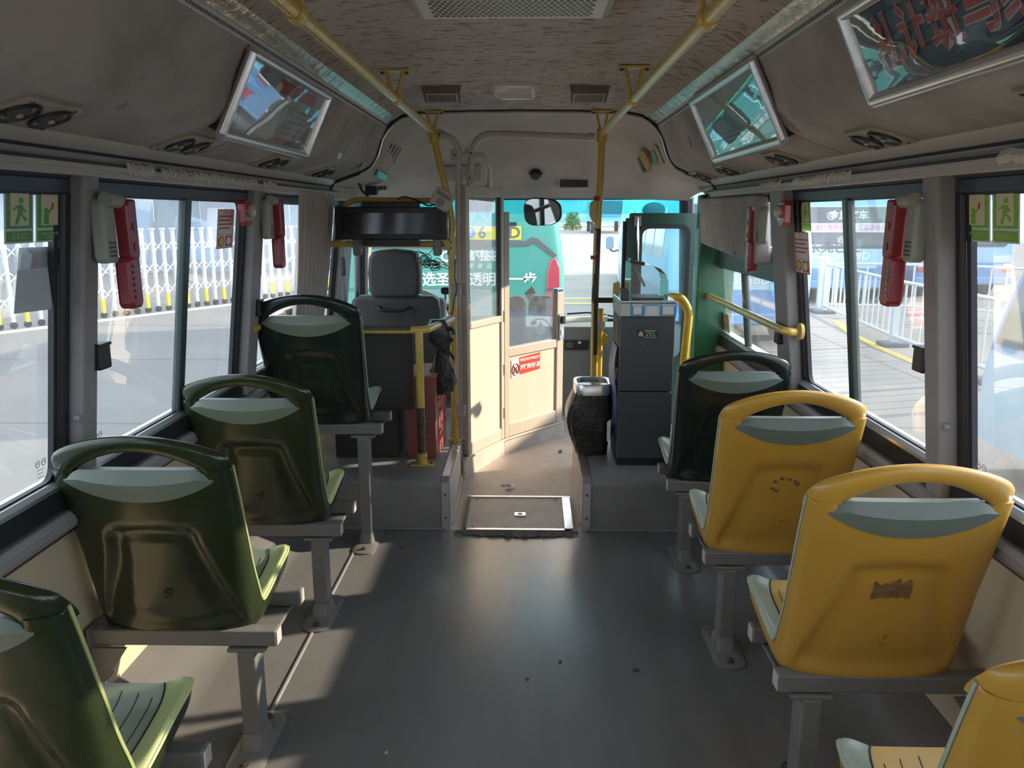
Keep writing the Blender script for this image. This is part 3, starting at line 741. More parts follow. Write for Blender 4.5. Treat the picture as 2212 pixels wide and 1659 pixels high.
# ------------------------------------------------------------------ driver cab partition: fixed panel and gate
A, Bp, Cp = Vector((-.292, 3.985, 0)), Vector((-.112, 4.325, 0)), Vector((.235, 4.735, 0))
def pframe(P0, P1, z0, z1, parts, root, th=.022):
    """parts: (name, u0,u1, za,zb, material, thickness) along the panel from P0 to P1"""
    d = (P1-P0); L = d.length; d = d/L; n = Vector((d.y, -d.x, 0))
    for nm, u0, u1, za, zb_, m, t, bev in parts:
        c = P0+d*((u0+u1)/2)+Vector((0, 0, (za+zb_)/2)); MB().obox(c, d*(u1-u0)/2, n*t/2, Vector((0, 0, (zb_-za)/2))).build(nm, m, root, smooth=False, bevel=bev)
    return d, n, L
G_cab = glass('scratched_cab_glass', (.95, .97, .98), .09, (.75, .74, .74), dscale=30)
pt = thing('cab_partition', 'cream framed glazed partition panel fixed beside the driver cab', 'partition', A+Vector((0, 0, .14)))
L1 = (Bp-A).length; zt1 = 1.54; zmid = .855
d1, n1, _ = pframe(A, Bp, .15, zt1, [
    ('stile', 0, .030, .15, zt1, M_cfrm, .034, .003), ('stile', L1-.030, L1, .15, zt1, M_cfrm, .034, .003), ('top_rail', .03, L1-.03, zt1-.055, zt1, M_cfrm, .032, .003),
    ('middle_rail', .03, L1-.03, zmid-.035, zmid, M_cfrm, .032, .003), ('bottom_rail', .03, L1-.03, .15, .215, M_cfrm, .032, .003),
    ('lower_panel', .028, L1-.028, .21, zmid-.03, M_cpart, .014, 0), ('pane', .028, L1-.028, zmid, zt1-.05, G_cab, .004, 0)], None or pt)
for u in (.036, L1-.036):
    c = A+d1*u; MB().obox(c+Vector((0, 0, (zmid+zt1-.05)/2)), d1*.004, n1*.012, Vector((0, 0, (zt1-.05-zmid)/2))).build('glazing_seal', M_dark, pt, smooth=False)
gt = thing('cab_gate', 'cream half-height driver cab gate with glass top and red warning sticker', 'gate', Bp+Vector((0, 0, .14)))
L2 = (Cp-Bp).length; zt2 = .945
d2, n2, _ = pframe(Bp, Cp, .15, zt2, [
    ('hinge_post', .004, .046, .15, 1.41, M_cfrm, .036, .003), ('latch_stile', L2-.062, L2, .15, zt2, M_cfrm, .038, .004), ('middle_rail', .046, L2-.062, .615, .665, M_cfrm, .032, .003),
    ('bottom_rail', .046, L2-.062, .15, .225, M_cfrm, .032, .003), ('lower_panel', .044, L2-.06, .22, .62, M_cpart, .014, 0), ('pane', .044, L2-.06, .66, zt2+.005, G_cab, .005, 0),
    ('stile_cap', L2-.060, L2-.006, zt2, zt2+.022, M_chrome, .034, .003)], gt)
c = Bp+d2*.050+n2*-.0+Vector((0, 0, 1.345)); MB().obox(c+d2*.03, d2*.035, n2*.012, Vector((0, 0, .010))).build('hinge_arm', M_ledge, gt, smooth=False, bevel=.003)
for z in (.30, .55, .85): MB().cyl(Bp+d2*.002+n2*.018+Vector((0, 0, z-.03)), Bp+d2*.002+n2*.018+Vector((0, 0, z+.03)), .007, 8).build('hinge', M_cfrm, gt)
c = Bp+d2*(L2-.030)+n2*.022+Vector((0, 0, .74))
lk = MB(); lk.prism([c+d2*u+Vector((0, 0, v)) for u, v in rrect(.040, .155, .012)], n2*.008); lk = lk.build('lock_plate', M_silver, gt, smooth=False)
b = MB(); b.prism([c+n2*.008+d2*u+Vector((0, 0, v+.04)) for u, v in rrect(.026, .050, .012)], n2*.016); b.build('lock_knob', M_black, lk)
b = MB(); b.prism([c+n2*.008+d2*u+Vector((0, 0, v-.035)) for u, v in rrect(.018, .035, .004)], n2*.004); b.build('lock_window', M_white, lk)
c = Cp-d2*.03+Vector((0, 0, .10)); MB().cyl(c, c+Vector((0, 0, .055)), .015, 10).build('drop_bolt', M_chrome, gt)
# warning sticker on the gate
M_red = mat('sticker_red', (.62, .045, .03), .45); M_wht = mat('sticker_white', (.80, .78, .74), .5)
su0, su1, sz0, sz1 = .085, .315, .505, .605
def gp(u, z, o=.0095): return Bp+d2*u+n2*o+Vector((0, 0, z))
st_ = MB().prism([gp(.070, .488), gp(.142, .494), gp(.142, .598), gp(.070, .590)], n2*.0008).build('warning_sticker', M_wht, gt, smooth=False)
MB().prism([gp(.138, .500, .0105), gp(.325, .500+.008, .0105), gp(.325, .605, .0105), gp(.138, .598, .0105)], n2*.0008).build('sticker_red_field', M_red, st_, smooth=False)
text('影响公交车驾驶员安全驾驶', .0165, M_wht, gp(.232, .581, .0115), d2, (0, 0, 1), st_, sx=.88, bold=.0006)
text('涉嫌违法犯罪', .031, M_wht, gp(.232, .537, .0115), d2, (0, 0, 1), st_, sx=.95, bold=.0012)
c = gp(.105, .535, .012)
MB().tube([c+d2*.028*math.cos(t*PI/12)+Vector((0, 0, .034*math.sin(t*PI/12))) for t in range(24)], .0028, 5, closed=True).build('ban_ring', M_red, st_)
MB().tube([c+d2*-.019+Vector((0, 0, .023)), c+d2*.019+Vector((0, 0, -.023))], .0022, 5).build('ban_bar', M_red, st_)
b = MB()
for du, h0 in ((-.009, .0), (.008, -.002)):
    b.prism([c+d2*(du+u)+n2*-.001+Vector((0, 0, v+h0)) for u, v in ((-.004, -.022), (.004, -.022), (.005, .006), (-.005, .006))], n2*.001)
    b.prism([c+d2*(du+.004*math.cos(k*PI/4))+n2*-.001+Vector((0, 0, .012+h0+.0045*math.sin(k*PI/4))) for k in range(8)], n2*.001)
b.build('ban_figures', M_brown, st_, smooth=False)
# kerb under the partition and white tie offcuts
b = MB()
for P0, P1 in ((A-d1*.05, Bp), (Bp, Cp+d2*.02)):
    d = (P1-P0).normalized(); n = Vector((d.y, -d.x, 0))
    b.hexa([P0-n*.02, P1-n*.02, P1+n*.026, P0+n*.026, P0-n*.02+Vector((0, 0, .148)), P1-n*.02+Vector((0, 0, .148)), P1+n*.018+Vector((0, 0, .140)), P0+n*.018+Vector((0, 0, .140))])
kerb = b.build('partition_kerb', M_aisle, aisle, smooth=False, bevel=.006)
for P0, P1, n in ((A-d1*.04, Bp, n1), (Bp, Cp, n2)):
    MB().obox((P0+P1)/2+n*.022+Vector((0, 0, .143)), (P1-P0)/2, n*.006, Vector((0, 0, .006))).build('kerb_trim', M_cpart, aisle, smooth=False, bevel=.002)
# cab floor behind the partition at platform height
MB().prism([(-.318, 3.9, .02), A+Vector((-.01, 0, .02)), Bp+Vector((-.02, .02, .02)), Cp+Vector((-.03, .03, .02)), (.2, 5.2, .02), (-.318, 5.2, .02)], (0, 0, .215)).build('floor_cab', M_plat, plat_l, smooth=False)

# ================================================================== driver area
M_dseat = mat('driver_seat_grey', (.060, .060, .060), .6, noise=(6, .1), bump=(200, .2, .002))
M_dseat2 = mat('driver_seat_front', (.20, .20, .20), .6)
YD = 4.38
r = thing('driver_chair', 'grey driver seat with separate headrest and rear grab handle', 'seat', (-.67, YD+.15, .24))
def pad(outline, y0, y1, nm, m, bev, par):
    b = MB(); b.prism([Vector((x, y0, z)) for x, z in outline], (0, y1-y0, 0)); return b.build(nm, m, par, smooth=True, bevel=bev, angle=60)
c0 = py(850, 592, YD)
hw, hh = .142, .135
ol = [(c0.x+x, c0.z+z) for x, z in [(-.118, -hh), (.118, -hh), (.140, -.10), (.146, .0), (.138, .085), (.118, .118), (.09, hh-.008), (0, hh), (-.09, hh-.008), (-.118, .118), (-.138, .085), (-.146, 0), (-.140, -.10)]]
pad(ol, YD, YD+.13, 'headrest', M_dseat, .02, r)
x0, x1, zt_, zb_ = py(760, 645, YD).x, py(945, 645, YD).x, py(850, 641, YD).z, .42
ol = [(x0+.02, zb_), (x1-.02, zb_), (x1, zb_+.1), (x1+.012, zt_-.08), (x1, zt_-.02), (x1-.03, zt_), (x0+.03, zt_), (x0, zt_-.02), (x0-.008, zt_-.08), (x0, zb_+.1)]
pad(ol, YD+.01, YD+.14, 'backrest', M_dseat, .018, r)
for k in (-1, 1):
    q = Vector(((x0+x1)/2+k*.235, YD+.17, 0)); b = MB(); b.prism([(q.x-.035, YD+.09, .5), (q.x+.035, YD+.09, .5), (q.x+.035, YD+.09, zt_-.02), (q.x-.035, YD+.09, zt_-.02)], (0, .12, 0)); b.build('side_bolster', M_dseat2, r, bevel=.03)
b = MB(); hx = (x0+x1)/2-.005; hz2 = py(850, 664, YD).z
b.tube(smoothpts([(hx-.085, YD+.01, hz2), (hx-.085, YD-.022, hz2), (hx-.06, YD-.03, hz2-.016), (hx+.06, YD-.03, hz2-.016), (hx+.085, YD-.022, hz2), (hx+.085, YD+.01, hz2)], .02), .009, 10); b.build('grab_handle', M_black, r)
pad([(x0+.02, .42), (x1-.02, .42), (x1-.02, .56), (x0+.02, .56)], YD+.12, YD+.62, 'cushion', M_dseat2, .03, r)
b = MB().box((x0+.06, YD+.08, .24), (x1-.06, YD+.5, .42)); b.build('pedestal', M_black, r, smooth=False, bevel=.02)
for k in (-1, 1): MB().cyl((c0.x+k*.06, YD+.07, zt_-.02), (c0.x+k*.06, YD+.07, c0.z-hh+.02), .006, 8).build('headrest_post', M_chrome, r)
# dashboard, steering wheel
r = thing('dashboard', 'dark dashboard with binnacle and grey top under the windscreen', 'dashboard', (-.35, 5.1, .24))
b = MB(); b.prism([(-1.03, y, z) for y, z in ((5.21, .26), (5.12, .30), (5.05, .55), (5.02, .66), (5.06, .71), (5.21, .74))], (1.23, 0, 0)); b.build('body', mat('dash_dark', (.05, .048, .046), .6), r, bevel=.015)
b = MB(); b.prism([(-.95, y, z) for y, z in ((5.21, .73), (5.06, .71), (5.04, .80), (5.10, .84), (5.21, .80))], (.55, 0, 0)); b.build('binnacle', M_black, r, bevel=.02)
b = MB(); b.prism([(-.14, y, z) for y, z in ((4.98, .30), (4.92, .55), (4.96, .70), (5.21, .74), (5.21, .30))], (.36, 0, 0)); b.build('centre_console', mat('console_grey', (.32, .30, .29), .55), r, bevel=.02)
b = MB(); q = py(1180, 715, 4.95); b.obox(q, (.05, 0, 0), (0, .02, 0), (0, .0, .03)); b.build('radio_unit', M_black, r, smooth=False, bevel=.006)
sw = thing('steering_wheel', 'grey steering wheel to the right of the driver seat back', 'steering wheel', (-.56, 4.86, .80))
wc = py(884, 690, 4.86); un = Vector((0, -.74, .67)).normalized(); uu = Vector((1, 0, 0)); vv = un.cross(uu)
MB().tube([wc+(uu*math.cos(t*PI/20)+vv*math.sin(t*PI/20))*.225 for t in range(40)], .0165, 12, closed=True).build('rim', mat('wheel_grey', (.36, .34, .32), .35, coat=.2), sw)
for a_ in (20, 160, 270):
    d = uu*math.cos(math.radians(a_))+vv*math.sin(math.radians(a_)); MB().tube([wc-un*.04+d*.05, wc+d*.22], .011, 8).build('spoke', M_dseat, sw)
MB().cyl(wc-un*.06, wc-un*.015, .065, 20).build('hub', M_dseat, sw)
MB().cyl(wc-un*.17, wc-un*.05, .03, 12).build('column', M_black, sw)
# gooseneck phone bracket on the dash (seen left of the pole)
r = thing('phone_bracket', 'small black bracket with round head on the dashboard behind the yellow pole', 'bracket', py(962, 655, 5.0))
q = py(962, 628, 5.0); MB().tube([py(962, 660, 5.0), py(962, 640, 5.0), q], .006, 8).build('stem', M_black, r); b = MB(); b.prism([q+Vector((x, -.01, z)) for x, z in rrect(.055, .045, .016)], (0, .02, 0)); b.build('head', M_black, r)
# stand with payment tablet and tags hanging in the cab window, seen through the gate glass
r = thing('cab_chair_back', 'dark red rounded cushion seen through the gate glass', 'cushion', py(1115, 735, 4.9))
b = MB(); q = py(1115, 700, 4.82); b.prism([q+Vector((x, 0, z)) for x, z in rrect(.12, .34, .05)], (0, .08, 0)); b.build('cushion_pad', mat('maroon_vinyl', (.09, .022, .022), .4, coat=.2), r, bevel=.02)
b = MB(); q2 = py(1120, 652, 4.84); b.prism([q2+Vector((x, 0, z)) for x, z in rrect(.05, .05, .018)], (0, .04, 0)); b.build('top_knob', M_black, r, bevel=.006)
r = thing('card_terminal', 'dark payment terminal on a bracket with a pale hanging tag', 'terminal', py(1160, 690, 4.95))
q = py(1165, 660, 4.97); b = MB(); b.prism([q+Vector((x, 0, z)) for x, z in ((-.075, -.06), (.07, -.07), (.075, .06), (-.06, .06))], (0, .05, 0)); b.build('terminal_body', M_black, r, bevel=.008)
b = MB(); q3 = py(1182, 660, 4.95); b.box((q3.x-.012, q3.y, q3.z-.07), (q3.x+.012, q3.y+.02, q3.z+.04)); b.build('stand', M_ctube, r, smooth=False, bevel=.004)
M_tag = mat('pale_tag', (.62, .56, .47), .5, noise=(40, .15))
for nm, pp, lab in (('hanging_tag', ((1149, 618), (1158, 632), (1143, 652), (1133, 634)), 'pale square tag hanging at the top of the payment terminal'), ('diamond_sticker', ((1168, 695), (1180, 712), (1169, 730), (1156, 712)), 'pale diamond sticker on the grey console behind the gate glass')):
    q = [py(u, v, 4.90) for u, v in pp]; o = MB().prism(q, (0, .004, 0)).build(nm, M_tag, None, smooth=False); tag(o, lab, 'tag')
r = thing('cable_clip', 'black cables with blue connectors lying on the console by the gate', 'cable', py(1160, 700, 4.9))
MB().tube(smoothpts([py(1148, 697, 4.9), py(1160, 688, 4.88), py(1178, 690, 4.88), py(1190, 705, 4.88), py(1194, 720, 4.88), py(1188, 745, 4.9)], .03), .004, 6).build('cable', M_black, r)
MB().tube([py(1189, 735, 4.88)+Vector((.006*math.cos(t*.9), 0, -.004*t)) for t in range(24)], .0035, 5).build('coiled_cord', M_black, r)
b = MB().obox(py(1153, 698, 4.89), (.018, 0, .004), (0, .01, 0), (0, 0, .010)); b.build('plug', M_black, r, smooth=False, bevel=.003)
b = MB().obox(py(1153, 708, 4.88), (.008, 0, .002), (0, .006, 0), (0, 0, .006)); b.build('blue_plug', mat('plug_blue', (.06, .18, .5), .4), r, smooth=False, bevel=.002)
# radio panel and white pipe on the front wall
r = thing('front_radio', 'flat black radio set into the grey front panel beside the poles', 'radio', py(1250, 745, 5.22))
q = py(1250, 745, 5.215); MB().box((q.x-.092, q.y-.012, q.z-.033), (q.x+.068, q.y+.01, q.z+.033)).build('radio_body', M_black, r, smooth=False, bevel=.005)
MB().box((q.x-.085, q.y-.014, q.z-.018), (q.x-.04, q.y-.011, q.z+.018)).build('radio_screen', mat('lcd_grey', (.10, .11, .10), .3), r, smooth=False)
b = MB().obox((q.x+.005, q.y-.0135, q.z+.018), (.010, 0, 0), (0, .001, 0), (0, 0, .008)); b.build('radio_button', M_white, r, smooth=False)
r = thing('white_pipe', 'thick white pipe lying along the dashboard edge below the windscreen', 'pipe', py(1265, 690, 5.1))
MB().tube(smoothpts([py(1218, 692, 5.06), py(1245, 690, 5.10), py(1312, 688, 5.10)], .05), .020, 12).build('pipe', M_white, r)
MB().tube([py(1225, 678, 5.2), py(1270, 675, 5.22), py(1330, 684, 5.2)], .006, 6).build('wiper_arm', M_black, r)

# ================================================================== LED sign on its yellow hoop
YL = 3.93
r = thing('sign_hoop', 'yellow tubular hoop carrying the black display behind the driver', 'frame', (-.95, YL+.03, 1.25))
zb2 = py(850, 527, YL+.03).z
MB().tube([(-1.06, YL+.03, zb2), (PLX-.03, YL+.03, zb2)], .0165, 14).build('lower_bar', M_yel, r)
MB().tube(smoothpts([py(742, 527, YL+.03), py(742, 445, YL+.03), py(765, 432, YL+.03), py(968, 434, YL+.03)], .09, 8), .0150, 14).build('hoop', M_yel, r)
b = MB(); q = py(972, 530, YL+.01); b.box((q.x-.035, q.y, q.z-.024), (q.x+.022, q.y+.02, q.z+.026)); jp = b.build('joint_plate', M_yel, r, smooth=False, bevel=.004)
for u, v in ((960, 530), (974, 523), (974, 536)): MB().cyl(py(u, v, YL+.012), py(u, v, YL+.002), .006, 8).build('joint_bolt', M_bolt, jp)
for u in (808, 945):
    q = py(u-18, 525, YL+.01) if False else py(u-36 if u == 808 else u, 535, YL+.005); 
    b = MB(); b.prism([q+Vector((x, -.01, z)) for x, z in ((-.022, .045), (.020, .045), (.020, -.03), (.012, -.04), (-.016, -.04), (-.022, -.03))], (0, .05, 0)); b.build('grey_clip', M_pillar, r, bevel=.006)
led = thing('display_sign', 'long black switched-off display panel above the driver seat', 'display', py(845, 517, YL))
p0, p1 = py(722, 447, YL-.05), py(966, 518, YL-.05)
MB().box((p0.x, YL-.05, p1.z), (p1.x, YL-.005, p0.z)).build('housing', M_black, led, smooth=False, bevel=.004)
MB().box((p0.x+.028, YL-.052, p1.z+.028), (p1.x-.028, YL-.049, p0.z-.028)).build('screen', mat('display_glass', (.012, .010, .012), .10, coat=.5), led, smooth=False)
for v0, v1 in ((436, 449), (516, 531)):
    a_, c_ = py(782, v0, YL-.04), py(906, v1, YL-.04); bk = MB().box((a_.x, YL-.045, c_.z), (c_.x, YL-.01, a_.z)).build('bracket', M_black, led, smooth=False, bevel=.003)
    for u in (800, 890): q = py(u, (v0+v1)/2, YL-.045); MB().cyl(q, q+Vector((0, -.006, 0)), .009, 10).build('bracket_knob', M_black, bk)
# white alarm speaker on the bar and its lead
r = thing('speaker_box', 'off-white square speaker box tilted on the yellow pole', 'speaker', py(955, 455, 3.88))
q = py(954, 431, 3.87); ex = Vector((.82, 0, -.50)).normalized(); ez = Vector((.50, 0, .82)).normalized()
b = MB(); b.prism([q+ex*u+ez*v for u, v in rrect(.098, .092, .014)], (0, .05, 0)); b.build('case', mat('offwhite_plastic', (.56, .51, .47), .45), r, bevel=.006)
b = MB(); b.prism([q+ex*u*1.0+ez*(v+.022)+Vector((0, -.001, 0)) for u, v in rrect(.072, .020, .003)], (0, .002, 0)); b.build('label_field', mat('label_grey', (.28, .24, .23), .5), r)
b = MB(); b.prism([q+ex*(.02*math.cos(t*PI/10))+ez*(.02*math.sin(t*PI/10)-.014)+Vector((0, -.001, 0)) for t in range(20)], (0, .002, 0)); b.build('grille', mat('grille_grey', (.33, .31, .30), .7), r)
MB().tube(smoothpts([py(938, 442, 3.86), py(925, 445, 3.86), py(900, 432, 3.88), py(872, 424, 3.92), py(860, 430, 3.95)], .04), .0045, 6).build('lead', M_black, r)
MB().tube(arc(py(982, 414, 3.93), (1, 0, 0), (0, 0, 1), .02, -140, 120, 10), .002, 5).build('cable_tie', M_white, r)
# tangle of thin black wire on the bar
rg = random.Random(5); P = [py(945, 520, 3.93), py(930, 545, 3.92)]
for i in range(46):
    t = i/45; cx = 905+t*45; cy = 548+t*22+10*math.sin(t*3)
    P.append(py(cx+16*math.cos(i*2.1)+rg.uniform(-4, 4), cy+9*math.sin(i*2.1)+rg.uniform(-4, 4)*(1+t), 3.91+rg.uniform(-.008, .008)))
P.append(py(892, 556, 3.92))
Q = []
for i in range(len(P)-1):
    for k in range(4):
        f = k/4; p = [P[max(0, min(len(P)-1, i+j))] for j in (-1, 0, 1, 2)]
        Q.append(.5*(2*p[1]+(p[2]-p[0])*f+(2*p[0]-5*p[1]+4*p[2]-p[3])*f*f+(3*p[1]-p[0]-3*p[2]+p[3])*f**3))
o = MB().tube(Q, .0018, 5).build('wire_tangle', M_black); tag(o, 'tangle of thin black wire hanging from the yellow bar', 'wire')
o = MB().tube(smoothpts([py(984, 560, 3.93), py(982, 600, 3.93), py(988, 622, 3.93), py(980, 650, 3.93), py(978, 676, 3.93), py(966, 684, 3.92)], .05), .003, 6).build('pole_cable', M_black); tag(o, 'loose black cable running down the tall yellow pole', 'cable')
b = MB(); q = py(984, 626, 3.965); b.obox(q, (.030, 0, 0), (0, .022, 0), (0, 0, .030)); o = b.build('pole_clamp', M_ledge, None, smooth=False, bevel=.008); tag(o, 'cream plastic clamp joining yellow pole and cream tube at waist height', 'clamp')
# ================================================================== fare box with clear coin hopper
M_fb = mat('farebox_grey', (.060, .064, .068), .42, noise=(5, .06), bump=(300, .08, .001))
M_fb2 = mat('farebox_side', (.10, .105, .11), .4)
x0, x1, y0, y1, zb_, zt_ = .452, .700, 3.555, 3.86, .24, 1.02
r = thing('fare_box', 'tall dark grey coin fare box with clear hopper on top', 'fare box', ((x0+x1)/2, (y0+y1)/2, zb_))
MB().box((x0+.004, y0+.006, zb_), (x1-.004, y1, zb_+.035)).build('plinth', M_black, r, smooth=False)
MB().box((x0, y0, zb_+.035), (x1, y1, .595)).build('lower_cabinet', M_fb, r, smooth=False, bevel=.005)
up = MB().box((x0, y0, .598), (x1, y1, .945)).build('upper_cabinet', M_fb, r, smooth=False, bevel=.005)
MB().box((x0-.004, y0-.004, .945), (x1+.004, y1, 1.008)).build('head', mat('farebox_head', (.32, .34, .36), .4), r, smooth=False, bevel=.006)
MB().box((x0-.002, y0-.002, 1.008), (x1+.002, y1, 1.018)).build('top_plate', M_silver, r, smooth=False, bevel=.003)
# recessed slot with a receipt tray on the aisle side
MB().box((x0-.003, y0+.04, .70), (x0+.002, y1-.06, .93)).build('side_slot', M_black, r, smooth=False)
MB().box((x0-.018, y0+.05, .675), (x0+.002, y1-.08, .70)).build('slot_tray', M_ctube, r, smooth=False, bevel=.004)
# stickers on the head (code squares left blank)
M_sblue = mat('sticker_blue', (.10, .30, .62), .4); M_sw = mat('sticker_paper', (.62, .66, .68), .45); M_scream = mat('sticker_cream', (.55, .58, .50), .45); M_sgrn = mat('sticker_green', (.20, .42, .12), .45)
zc = .977
MB().box((x0-.002, y0-.006, zc-.028), (x0+.042, y0-.004, zc+.028)).build('cream_sticker', M_scream, r, smooth=False)
for k, (xa, xb, mm) in enumerate(((x0+.044, x0+.105, M_sblue), (x0+.107, x0+.174, M_sw), (x0+.176, x1+.001, M_sblue))):
    s_ = MB().box((xa, y0-.006, zc-.028), (xb, y0-.004, zc+.028)).build('payment_sticker', mm, r, smooth=False)
    MB().box((xa+.012, y0-.0068, zc-.020), (xb-.012, y0-.006, zc+.016)).build('white_square', M_wht, s_, smooth=False)
    MB().box((xa+.004, y0-.0068, zc+.019), (xb-.004, y0-.006, zc+.025)).build('heading_bar', M_sblue if k == 1 else M_wht, s_, smooth=False)
    if k == 2: MB().box((xa+.002, y0-.0068, zc-.027), (xb-.002, y0-.006, zc-.022)).build('footer_bar', M_sgrn, s_, smooth=False)
# name plate
a_, c_ = py(1376, 712, y0), py(1421, 729, y0)
np_ = MB().box((a_.x, y0-.004, c_.z), (c_.x, y0-.0005, a_.z)).build('name_plate', M_black, r, smooth=False, bevel=.002)
zc2 = (a_.z+c_.z)/2
MB().prism([(a_.x+.018+u, y0-.0048, zc2+v) for u, v in ((-.012, -.012), (.012, -.012), (.009, .004), (0, .014), (-.009, .004))], (0, .0005, 0)).build('plate_emblem', mat('emblem_orange', (.62, .36, .22), .4), np_, smooth=False)
for dz_, hw_ in ((.0145, .030), (.0095, .022), (.002, .016), (-.0165, .030)):
    MB().box(((a_.x+c_.x)/2+.012-hw_, y0-.0046, zc2+dz_-.0012), ((a_.x+c_.x)/2+.012+hw_, y0-.0042, zc2+dz_+.0012)).build('plate_line', M_ctube, np_, smooth=False)
for t_, dz_, sz_ in (('投  币  机', -.008, .0105),):
    text(t_, sz_, M_wht, ((a_.x+c_.x)/2+.014, y0-.0048, zc2+dz_), (1, 0, 0), (0, 0, 1), np_, off=.0004)
q = py(1386, 746, y0); MB().cyl(q+Vector((0, -.004, 0)), q, .017, 20).build('lock_cover', M_fb2, r); MB().cyl(q+Vector((0, -.006, 0)), q, .013, 20).build('lock_core', M_fb, r)
# clear hopper with maroon cap
G_acr = glass('clear_acrylic', (.97, .98, .98), .10, (.8, .8, .8), refl=1.0)
hp = [(x0+.045, 1.018), (x0+.215, 1.018), (x0+.215, 1.095), (x0+.205, 1.130), (x0+.178, 1.158), (x0+.14, 1.172), (x0+.045, 1.182)]
b = MB(); b.prism([(u, y0+.03, v) for u, v in hp], (0, .22, 0)); b.build('hopper', G_acr, r, smooth=False)
b = MB(); b.prism([(x0+.05, y0+.10, 1.178), (x0+.115, y0+.10, 1.166), (x0+.118, y0+.10, 1.182), (x0+.075, y0+.10, 1.186), (x0+.06, y0+.10, 1.198), (x0+.05, y0+.10, 1.195)], (0, .12, 0)); b.build('hopper_cap', mat('maroon_plastic', (.17, .035, .04), .4), r, smooth=False, bevel=.003)
b = MB().tube([(x0+.075, y0+.14, 1.165), (x0+.125, y0+.14, 1.07)], .007, 6); b.build('hopper_flap', M_ctube, r)
b = MB().box((x0+.06, y0+.05, 1.018), (x0+.20, y0+.22, 1.026)); b.build('hopper_floor', M_black, r, smooth=False)
b = MB(); b.prism([(x0+.0+u, y0+.02, 1.018+v) for u, v in ((-.0, 0), (.040, 0), (.040, .03), (.03, .05), (.012, .052), (.0, .04))], (0, .02, 0)); b.build('lock_tab', M_fb, r, bevel=.004)
# notice sheet hung on the aisle side
b = MB(); rows = []
for i in range(9):
    z = .80-.42*i/8; rows.append([(x0-.008-.012*math.sin(i*.8)-.02*(i/8)*k, y0+.03+.19*k, z-.05*k*(i/8)) for k in (0, .25, .5, .75, 1)])
b.grid(rows); o = b.build('notice_sheet', mat('notice_print', (.16, .22, .34), .5, noise=(12, .6), spots=[(9, .62, (.55, .30, .28), (1, 1, 1)), (7, .60, (.16, .30, .14), (1, 1, 1))]), None); tag(o, 'printed notice sheet hanging on the aisle side of the fare box', 'notice')
b = MB(); b.grid([[(x0-.03-.006*k, y0+.02+.10*k, z_-.04*k) for k in (0, .5, 1)] for z_ in (.46, .40, .36)]); o = b.build('paper_slip', M_wht, None); tag(o, 'white paper slip under the notice sheet on the fare box side', 'paper')
# paper stuck on the window side
b = MB().box((x1+.002, y0+.02, .40), (x1+.006, y0+.03, .56)); o = b.build('paper_tag', mat('grey_paper', (.34, .35, .36), .6, noise=(30, .3)), None, smooth=False); tag(o, 'grey paper tag on the window side of the fare box', 'paper')
# yellow arch rail beside the fare box
r = thing('arch_rail', 'thick yellow arched handrail beside the fare box and door', 'handrail', (.85, 4.05, .06))
Ya = 4.05
MB().tube(smoothpts([py(1425, 655, 3.98), py(1445, 640, Ya), py(1472, 642, Ya), py(1489, 672, Ya), py(1484, 720, Ya), py(1478, 775, Ya), (.845, Ya, .06)], .06, 7), .0215, 16).build('rail', mat('bright_yellow', (.75, .50, .04), .4), r)
MB().cyl((.845, Ya, .242), (.845, Ya, .256), .04, 16).build('floor_flange', M_yel, r)
# ================================================================== waste bin in a black bag
r = thing('waste_bin', 'waste bin lined with black bag, steel rim with two lids', 'bin', (.355, 3.95, .24))
cx, cy = .350, 3.80
M_bag = mat('black_bag', (.020, .018, .018), .35, noise=(20, .4), bump=(26, 1.0, .02), coat=.2)
b = MB(); rows = []; rg = random.Random(2)
for i in range(13):
    t = i/12; z = .56-.315*t; k = 1.02+.10*math.sin(PI*min(1, t*1.3))+(.05*math.exp(-((t-.40)/.25)**2)); row = []
    for j, (u, v) in enumerate(rrect(.165, .20, .05, 8)):
        w_ = 1+.03*math.sin(j*1.9+3*t)+.018*math.sin(j*4.3-7*t); f = k*w_*(1-.08*max(0, t-.75)/.25)
        sh = -.030*math.sin(PI*min(1, t*1.05)) if u < 0 else 0; f = f if u < 0 else min(f, 1.1)
        row.append((cx+u*f+sh, cy+v*f, z))
    rows.append(row)
b.grid(rows, close_u=True); b.face(rows[-1]); b.build('bag', M_bag, r, angle=80)
b = MB(); o1, i1 = rrect(.178, .215, .055, 6), rrect(.150, .185, .045, 6)
b.grid([[(cx+u, cy+v, .545) for u, v in o1], [(cx+u, cy+v, .592) for u, v in o1], [(cx+u*.97, cy+v*.97, .598) for u, v in o1], [(cx+u, cy+v, .595) for u, v in i1], [(cx+u, cy+v, .56) for u, v in i1]], close_u=True); b.build('steel_rim', M_silver, r, angle=40)
b = MB(); b.prism([(cx+u, cy+v+.04, .572) for u, v in rrect(.150, .10, .03)], (0, 0, .006)); b.build('lid', M_black, r, smooth=False)
b = MB(); b.prism([(cx+u, cy+v*.5-.048, .582) for u, v in rrect(.146, .17, .03)], (0, 0, .006)); b.build('flap_lid', mat('lid_grey', (.16, .17, .18), .3, metal=.4), r, smooth=False)
